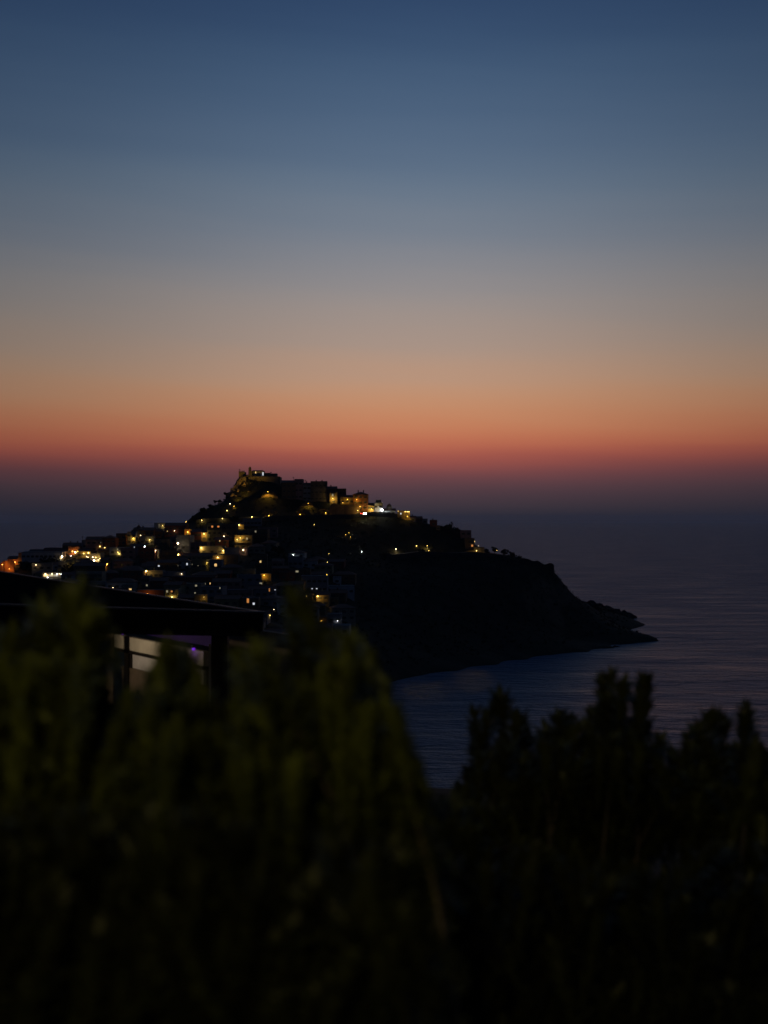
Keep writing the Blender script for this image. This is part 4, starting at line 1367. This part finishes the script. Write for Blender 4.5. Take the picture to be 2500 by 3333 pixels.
# ------------------------------------------------------------------ terrace pavilion below the viewpoint
PC = P(858, 1997, 24.0)          # right roof corner
ua = Vector((-.51, .86, 0)).normalized()
ub = Vector((-.86, -.51, .066)).normalized()
gzp = 75.0
DARK = mat('roof_felt', (.010, .0095, .010), (.006, .006, .006), scale=2, rough=1.0, spec=0.0)
FLASH = mat('zinc_flashing', (.07, .08, .10), (.04, .045, .06), rough=.5, metal=.5, scale=3)
WOOD = mat('dark_wood', (.014, .010, .008), (.008, .006, .005), scale=4, rough=.6)
CREAMB = mat('cream_board', (.58, .50, .38), (.48, .41, .31), scale=3, rough=.6)
PALE = mat('pale_shutter', (.60, .54, .50), (.50, .45, .42), scale=3, rough=.5)
BRN = mat('brown_panel', (.17, .12, .08), (.12, .085, .055), scale=3)
pv = thing('pavilion', 'dark flat roofed bar pavilion behind the bushes with purple lamplight', 'pavilion', (PC.x, PC.y, gzp))
PO = Vector((PC.x, PC.y, gzp))
nrm = ua.cross(ub)
nrm = nrm if nrm.z > 0 else -nrm


def obox(b, o, ax, ay, az, lx, ly, lz, m):
    """box with corner o and edge vectors"""
    o = Vector(o) - PO
    vs = [o + ax * (lx * i) + ay * (ly * j) + az * (lz * k) for k in (0, 1) for j in (0, 1) for i in (0, 1)]
    b.add(vs, [(0, 2, 3, 1), (4, 5, 7, 6), (0, 1, 5, 4), (2, 6, 7, 3), (0, 4, 6, 2), (1, 3, 7, 5)], m)


UZ = Vector((0, 0, 1))
b = MB()
obox(b, PC - nrm * .34, ua, ub, nrm, 26, 9, .34, DARK)
b.build('roof', pv)
b = MB()
obox(b, PC + nrm * .004 - ua * .03 - ub * .03, ua, ub, nrm, .09, 9.1, .035, FLASH)
obox(b, PC + nrm * .003 - ub * .03 + ua * .06, ua, ub, nrm, 26, .08, .03, FLASH)
b.build('flashing', pv)


def post(px, py0, wpx, Y, m, zt, name='post'):
    p = P(px, py0, Y)
    w = wpx / F * Y
    b = MB()
    obox(b, (p.x - w / 2, Y, gzp - .3), Vector((1, 0, 0)), Vector((0, 1, 0)), UZ, w, w, zt - gzp + .3, m)
    return b.build(name, pv)


ztop = PC.z - .4
post(714, 2060, 52, 24.6, WOOD, ztop)
post(683, 2060, 6, 24.5, CREAMB, ztop - .25, 'drainpipe')
post(357, 2060, 22, 27.4, BRN, ztop)
# bar front, parallel to the long roof edge
K0 = P(662, 2100, 25.0)
K0.z = 0
ka = Vector((-.58, .82, 0)).normalized()
kb = Vector((.82, .58, 0)).normalized()      # into the bar


def band(name, s0, s1, z0, z1, th, m, off=0.0):
    b = MB()
    obox(b, K0 + ka * s0 + kb * off + UZ * z0, ka, kb, UZ, s1 - s0, th, z1 - z0, m)
    return b.build(name, pv)


zr = lambda dz: H0 - dz
band('fascia_board', 0, 4.7, zr(3.02), zr(2.72), .12, CREAMB)
band('shutter_rail', -.02, 4.35, zr(3.09), zr(3.03), .16, WOOD, -.03)
band('shutter', .02, 3.55, zr(3.41), zr(3.10), .06, PALE, .02)
band('counter_panel', .0, 4.1, zr(3.95), zr(3.42), .1, BRN)
band('side_frame', 3.75, 3.95, zr(4.9), zr(3.10), .1, CREAMB, -.01)
band('back_wall', -.2, 5.2, gzp, zr(2.6), .1, BRN, 2.6)
band('opening', 3.58, 3.74, zr(3.42), zr(3.12), .06, WOOD)
# ceiling panel, purple lamplight put into its board colour
band('ceiling_board', -.15, 4.7, zr(2.70), zr(2.28), .06, mat('purple_lit_board', (.035, .012, .13), (.025, .008, .10), scale=2), .45)
# front beam under the roof edge
b = MB()
obox(b, PC - nrm * .46 + ua * .10, ua, ub, nrm, .16, 9, .125, WOOD)
b.build('beam', pv)
# lamps of the pavilion


def small_lamp(label, pos, power, col, em, r=.05):
    t = thing('ceiling_lamp', label, 'lamp', pos)
    MB().ball((0, 0, 0), r, emis('bulb_' + label.split()[0], col, em), 10).build('bulb', t)
    MB().cyl((0, 0), r * 1.3, r * .8, r * 2.0, METAL, 10).build('lamp_base', t)
    ld = bpy.data.lights.new('lamp_light', 'POINT')
    ld.energy = power
    ld.color = col
    ld.shadow_soft_size = .04 if power > 5 else .14
    lo = bpy.data.objects.new('lamp_light', ld)
    COL.objects.link(lo)
    lo.parent = t
    lo.location = (0, 0, -.1)


small_lamp('purple lamp over the bar shutter', P(630, 2112, 25.35), .9, (.25, .02, 1.0), .9, .035)
small_lamp('violet lamp at the left end of the bar', P(398, 2066, 28.9), .12, (.3, .05, 1.0), .4, .03)
small_lamp('warm lamp under the pavilion roof before the bar', P(211, 2046, 25.8), 62.0, (1.0, .84, .62), 4.0, .05)
gl = thing('added_red_lamp', 'small red lamp added low inside the left bush for its glow', 'lamp', P(140, 2590, 3.35))  # added for a red glow on the leaves, no known lamp here
MB().ball((0, 0, 0), .035, emis('bulb_red', (1, .12, .02), .12), 10).build('bulb', gl)
MB().cyl((0, 0), .012, -.9, -.03, METAL, 8).build('stake', gl)
MB().cyl((0, 0), .05, .035, .07, METAL, 10, .01).build('lamp_cap', gl)
ld = bpy.data.lights.new('lamp_light', 'POINT')
ld.energy = .30
ld.color = (1, .16, .03)
ld.shadow_soft_size = .12
lo = bpy.data.objects.new('lamp_light', ld)
COL.objects.link(lo)
lo.parent = gl
lo.location = (0, -.12, .05)
# furniture glimpsed under the roof
tt = thing('terrace_table', 'dark round terrace table glimpsed beside the bar', 'table', Vector((*P(435, 2400, 21).xy, gzp)))
MB().cyl((0, 0), .42, .72, .76, GALV, 20).build('tabletop', tt)
MB().cyl((0, 0), .04, .03, .72, METAL, 8).build('leg', tt)
MB().cyl((0, 0), .25, 0, .03, METAL, 14).build('base', tt)
for k, (px, lb) in enumerate([(260, 'grey bench end glinting through the left bush'), (145, 'small pale terrace chair back at the left edge')]):
    p = P(px, 2372 + 48 * (1 - k), 17)
    c = thing('terrace_chair', lb, 'chair', (p.x, p.y, p.z - .85), .5)
    bb = MB()
    bb.box(-.22, .22, .2, .23, .5, .85, GALV)
    bb.build('backrest', c)
    MB().box(-.22, .22, -.22, .22, .43, .47, GALV).build('seat', c)
    for sx in (-.19, .19):
        for sy in (-.19, .19):
            MB().cyl((sx, sy), .018, 0, .43, METAL, 8).build('leg', c)
uc = thing('umbrella', 'folded blue terrace umbrella glimpsed through the bush', 'umbrella', Vector((*P(448, 2400, 20).xy, gzp)))
MB().cyl((0, 0), .025, 0, 2.2, METAL, 8).build('pole', uc)
MB().cyl((0, 0), .2, .6, 1.2, mat('blue_fabric', (.04, .07, .3), (.03, .05, .2)), 12, .14).cyl((0, 0), .14, 1.2, 2.1, MATS['blue_fabric'], 12, .04).build('canopy', uc)

# ------------------------------------------------------------------ bushes in front of the lens
def bush_leaf(name, a, b):
    m = bpy.data.materials.new(name)
    m.use_nodes = True
    nt = m.node_tree
    bs = nt.nodes['Principled BSDF']
    bs.inputs['Roughness'].default_value = .55
    bs.inputs['Specular IOR Level'].default_value = .25
    tc = nt.nodes.new('ShaderNodeTexCoord')
    no = nt.nodes.new('ShaderNodeTexNoise')
    no.inputs['Scale'].default_value = 4.5
    no.inputs['Detail'].default_value = 2
    nt.links.new(tc.outputs['Object'], no.inputs['Vector'])
    rp = nt.nodes.new('ShaderNodeValToRGB')
    rp.color_ramp.elements[0].position = .36
    rp.color_ramp.elements[1].position = .64
    rp.color_ramp.elements[0].color = (*b, 1)
    rp.color_ramp.elements[1].color = (*a, 1)
    nt.links.new(no.outputs['Fac'], rp.inputs['Fac'])
    nt.links.new(rp.outputs[0], bs.inputs['Base Color'])
    return m


BL = bush_leaf('bush_leaf', (.076, .088, .014), (.036, .043, .008))


def shoot(L, w, n, seed):
    """one upright leafy shoot along +Z: whorls of narrow leaves round a stem"""
    g = np.random.default_rng(seed)
    vs = []
    for k in range(n):
        t = (k + .5) / n
        z = L * (t ** .9)
        a = k * 2.39996 + g.normal() * .25
        ln = w * (.5 + .62 * t ** .8 if t < .88 else .95) * (.85 + .3 * g.random())
        up = .35 + .5 * t + g.normal() * .2
        out = np.array([math.cos(a), math.sin(a), 0])
        d = out * math.cos(up) + np.array([0, 0, 1]) * math.sin(up)
        sd = np.array([-math.sin(a), math.cos(a), 0]) * ln * .17
        o = np.array([0, 0, z])
        m = o + d * ln * .5 + np.array([0, 0, .04 * ln])
        vs += [o, m - sd, o + d * ln, m + sd]
    return np.array(vs)


SH = [shoot(L, w, n, i) for i, (L, w, n) in enumerate([(.30, .066, 130), (.25, .058, 115), (.34, .060, 145), (.21, .068, 100)])]


BLR = bush_leaf('shaded_bush_leaf', (.042, .048, .010), (.022, .026, .007))  # right-hand bushes: weaker lamp light put into a darker leaf colour
BLD = bush_leaf('deep_shade_bush_leaf', (.026, .030, .010), (.014, .016, .006))  # lowest foliage: shade near the ground put into the leaf colour


def bush(label, tips, fill, Yr, seed, root, scale=1.0, dens=1.0, dymax=430):
    """tips: (px, py) of shoot ends; fill: (px0, px1, py0(px) table, n) region filled with more shoots behind and below"""
    g = np.random.default_rng(seed)
    t = thing('bush', label, 'bush', root)
    o = np.array(root)
    allv = []
    stems = MB()

    def put(tip, lean, s):
        sh = SH[g.integers(len(SH))] * s
        ax = np.array([lean[0], lean[1], 1.0])
        ax /= np.linalg.norm(ax)
        u = np.cross(ax, [0, 1, 0.1])
        u /= np.linalg.norm(u)
        v = np.cross(ax, u)
        a = g.random() * 6.28
        uu, vv = u * math.cos(a) + v * math.sin(a), v * math.cos(a) - u * math.sin(a)
        L = sh[:, 2].max()
        base = tip - ax * L
        allv.append(base + sh[:, :1] * uu + sh[:, 1:2] * vv + sh[:, 2:] * ax)
        return base, ax

    for (px, py, *solo) in tips:
        Y = g.uniform(*Yr)
        tip = np.array(P(px, py, Y))
        lean = g.normal(size=2) * .22
        base, ax = put(tip, lean, scale * g.uniform(1.05, 1.35))
        b0 = Vector(base - o)
        stems.tube([b0 + Vector(ax) * .3 * scale, b0, b0 - Vector((lean[0] * .3, lean[1] * .3, .45)), Vector((b0.x * .5, b0.y * .6, max(.1, b0.z * .4)))], [.003, .006, .009, .016], BARK, 5)
        if not solo and root[0] < .6:       # stray sprigs standing off the main shoot
            for k in range(2):
                put(np.array(P(px + g.uniform(-45, 45) * (1 if px < 1150 or px > 1700 else .5), py + g.uniform(15, 110), Y + g.normal() * .1)), g.normal(size=2) * .38, scale * g.uniform(.5, .8))
        for k in range(0 if solo else int(6 * dens)):      # side shoots lower down the same branch
            dy = g.uniform(110 if root[0] < .6 else 150, dymax)
            sp_ = 8 + (.36 if root[0] < .6 else .26) * max(0, dy - 60)
            q = np.array(P(px + np.clip(g.normal() * sp_, -1.6 * sp_, (1.6 if px < 1150 or px > 1700 else .5) * sp_) * (1 if px < 1520 or px > 1640 else .5), py + dy, Y + g.normal() * .14))
            put(q, lean + g.normal(size=2) * .16, scale * g.uniform(.7, 1.05))
    for (xa, xb, tab, n) in fill:
        xs_, ys_ = zip(*tab)
        for k in range(n):
            px = g.uniform(xa, xb)
            top = np.interp(px, xs_, ys_)
            py = top + (3500 - top) * g.random() ** 1.15
            Y = g.uniform(*Yr)
            put(np.array(P(px, py, Y)), g.normal(size=2) * .32, scale * g.uniform(.75, 1.15))
    stems.build('stem', t)
    V_ = np.concatenate(allv) - o
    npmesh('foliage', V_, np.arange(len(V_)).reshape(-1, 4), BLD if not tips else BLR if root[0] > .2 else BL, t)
    return t


bush('tall blurred olive bush at the left edge', [(60, 2000), (20, 2040), (120, 1955), (150, 1935), (215, 1885, 1), (243, 1868, 1), (262, 1915, 1), (290, 1950), (315, 1990), (90, 2060), (180, 1980), (30, 2130), (310, 2060), (300, 2240), (250, 2060), (130, 2120), (200, 2170), (305, 2340)],
     [(-150, 340, [(-150, 2130), (120, 2100), (220, 2070), (280, 2230), (340, 2430)], 180)], (2.9, 3.7), 1, (-.85, 3.3, 77.6))
bush('middle blurred bush with one shoot crossing the lit bar', [(545, 2052), (570, 2085), (520, 2130), (590, 2150), (395, 2390), (440, 2410), (480, 2430), (350, 2400), (660, 2400), (690, 2440), (560, 2220), (770, 2085), (805, 2055), (835, 2090), (790, 2160), (780, 2260), (850, 2180), (610, 2420), (420, 2400)],
     [(330, 880, [(330, 2470), (440, 2460), (560, 2360), (650, 2500), (720, 2500), (800, 2280), (880, 2240)], 180)], (2.7, 3.5), 2, (-.55, 3.1, 77.6))
bush('broad blurred bush rising before the lower town', [(930, 1895, 1), (955, 1955, 1), (985, 2070, 1), (1010, 2080), (1055, 2045), (1095, 2030), (1140, 2035), (1165, 2050), (1185, 2085), (1205, 2125), (1235, 2180), (1245, 2240), (1120, 2110), (1030, 2140), (1262, 2310), (1290, 2350), (1330, 2440), (1345, 2500), (890, 2180), (960, 2200), (1200, 2210)],
     [(860, 1240, [(860, 2260), (940, 2230), (1010, 2150), (1100, 2140), (1180, 2200), (1240, 2330)], 240), (1220, 1360, [(1220, 2580), (1360, 2620)], 100)], (3.0, 4.2), 3, (-.15, 3.6, 77.5), 1.0, 1.0)
bush('dark bush right of the gap of water', [(1540, 2284), (1548, 2330), (1590, 2300), (1622, 2226), (1635, 2260), (1570, 2340), (1694, 2293), (1705, 2330), (1735, 2370), (1766, 2344), (1770, 2390), (1814, 2293), (1835, 2310), (1858, 2304), (1540, 2400), (1545, 2480), (1640, 2380), (1660, 2400), (1880, 2340), (1560, 2430), (1600, 2440), (1710, 2440), (1800, 2420)],
     [(1540, 1900, [(1540, 2520), (1600, 2430), (1700, 2430), (1850, 2400), (1900, 2400)], 230)], (5.4, 6.6), 4, (.75, 6.0, 77.2), 1.25, 1.1)
bush('dark bush with three tall shoots against the sea', [(1918, 2290), (1960, 2180), (1985, 2160), (2040, 2178), (2025, 2215), (2098, 2175), (2085, 2225), (1975, 2240), (2110, 2335), (1900, 2330), (1945, 2340), (2010, 2300), (2065, 2330), (2125, 2400), (2040, 2400), (1960, 2420), (2060, 2480)],
     [(1890, 2060, [(1890, 2420), (1980, 2400), (2060, 2480)], 130)], (5.4, 6.4), 5, (1.15, 6.0, 77.2), 1.25, .9, 330)
bush('dark bush at the right edge with open gaps', [(2165, 2385), (2185, 2420), (2229, 2369), (2255, 2334), (2300, 2310), (2322, 2287), (2345, 2320), (2362, 2309), (2418, 2258), (2428, 2290), (2450, 2344), (2462, 2400), (2488, 2410), (2270, 2400), (2210, 2440), (2400, 2400), (2520, 2400), (2440, 2460)],
     [(2250, 2320, [(2250, 2420), (2320, 2400)], 45), (2400, 2600, [(2400, 2480), (2600, 2420)], 120), (2260, 2600, [(2260, 2640), (2330, 2580), (2400, 2600), (2600, 2560)], 220)], (5.2, 6.3), 6, (1.7, 5.8, 77.2), 1.25, .8, 260)
bush('low dark bush closing the gap of water', [(1430, 2610), (1375, 2590), (1480, 2580), (1510, 2540), (1410, 2600), (1450, 2590)],
     [(1330, 1560, [(1330, 2610), (1430, 2640), (1480, 2610), (1560, 2580)], 260)], (4.6, 6.0), 7, (.25, 5.2, 77.3), 1.1)
bush('lowest foliage toned dark for shade along the bottom left', [], [(-200, 1350, [(-200, 2620), (600, 2560), (1350, 2700)], 760)], (2.4, 3.2), 8, (-.5, 2.9, 77.7), 1.0)
bush('lowest foliage toned dark for shade along the bottom right', [], [(1250, 2700, [(1250, 2740), (1900, 2720), (2080, 2790), (2240, 2800), (2330, 2720), (2700, 2700)], 600)], (4.2, 5.6), 9, (.9, 4.9, 77.3), 1.25)

# path lamp behind the viewpoint whose warm light falls on the near bushes
pl = thing('street_lamp', 'path lamp behind the viewpoint lighting the near bushes', 'street lamp', (-.75, -2.3, gz(-.75, -2.3)))
MB().tube([(0, 0, 0), (0, 0, 3.0), (.1, .3, 3.3), (.2, .8, 3.35)], [.07, .05, .045, .04], GALV, 8).build('pole', pl)
MB().cyl((.22, .9), .2, 3.3, 3.42, METAL, 12, .1).build('lamp_shade', pl)
MB().ball((.22, .9, 3.24), .09, emis('bulb_path', (1, .72, .3), 20), 10).build('bulb', pl)
ld = bpy.data.lights.new('lamp_light', 'POINT')
ld.energy = 165
ld.color = (1.0, .80, .30)
ld.shadow_soft_size = .12
lo = bpy.data.objects.new('lamp_light', ld)
COL.objects.link(lo)
lo.parent = pl
lo.location = (.22, .9, 3.0)

# ------------------------------------------------------------------ sea haze
hm = bpy.data.materials.new('haze')
hm.use_nodes = True
hn = hm.node_tree
hn.nodes.remove(hn.nodes['Principled BSDF'])
pvn = hn.nodes.new('ShaderNodeVolumePrincipled')
pvn.inputs['Color'].default_value = (.72, .85, 1.0, 1)
pvn.inputs['Anisotropy'].default_value = .3
pvn.inputs['Density'].default_value = 2.2e-5
hn.links.new(pvn.outputs[0], [n for n in hn.nodes if n.type == 'OUTPUT_MATERIAL'][0].inputs['Volume'])
tag(MB().box(-27000, 27000, -3200, 26200, -14, 124, hm).build('haze'), kind='stuff')
S.cycles.volume_bounces = 0

# ------------------------------------------------------------------ render settings
S.view_settings.view_transform = 'Standard'
S.view_settings.look = 'None'
S.view_settings.exposure = 0
S.view_settings.gamma = 1
S.cycles.use_denoising = True
S.cycles.max_bounces = 5
S.cycles.diffuse_bounces = 2
S.cycles.glossy_bounces = 3
S.cycles.sample_clamp_indirect = 4
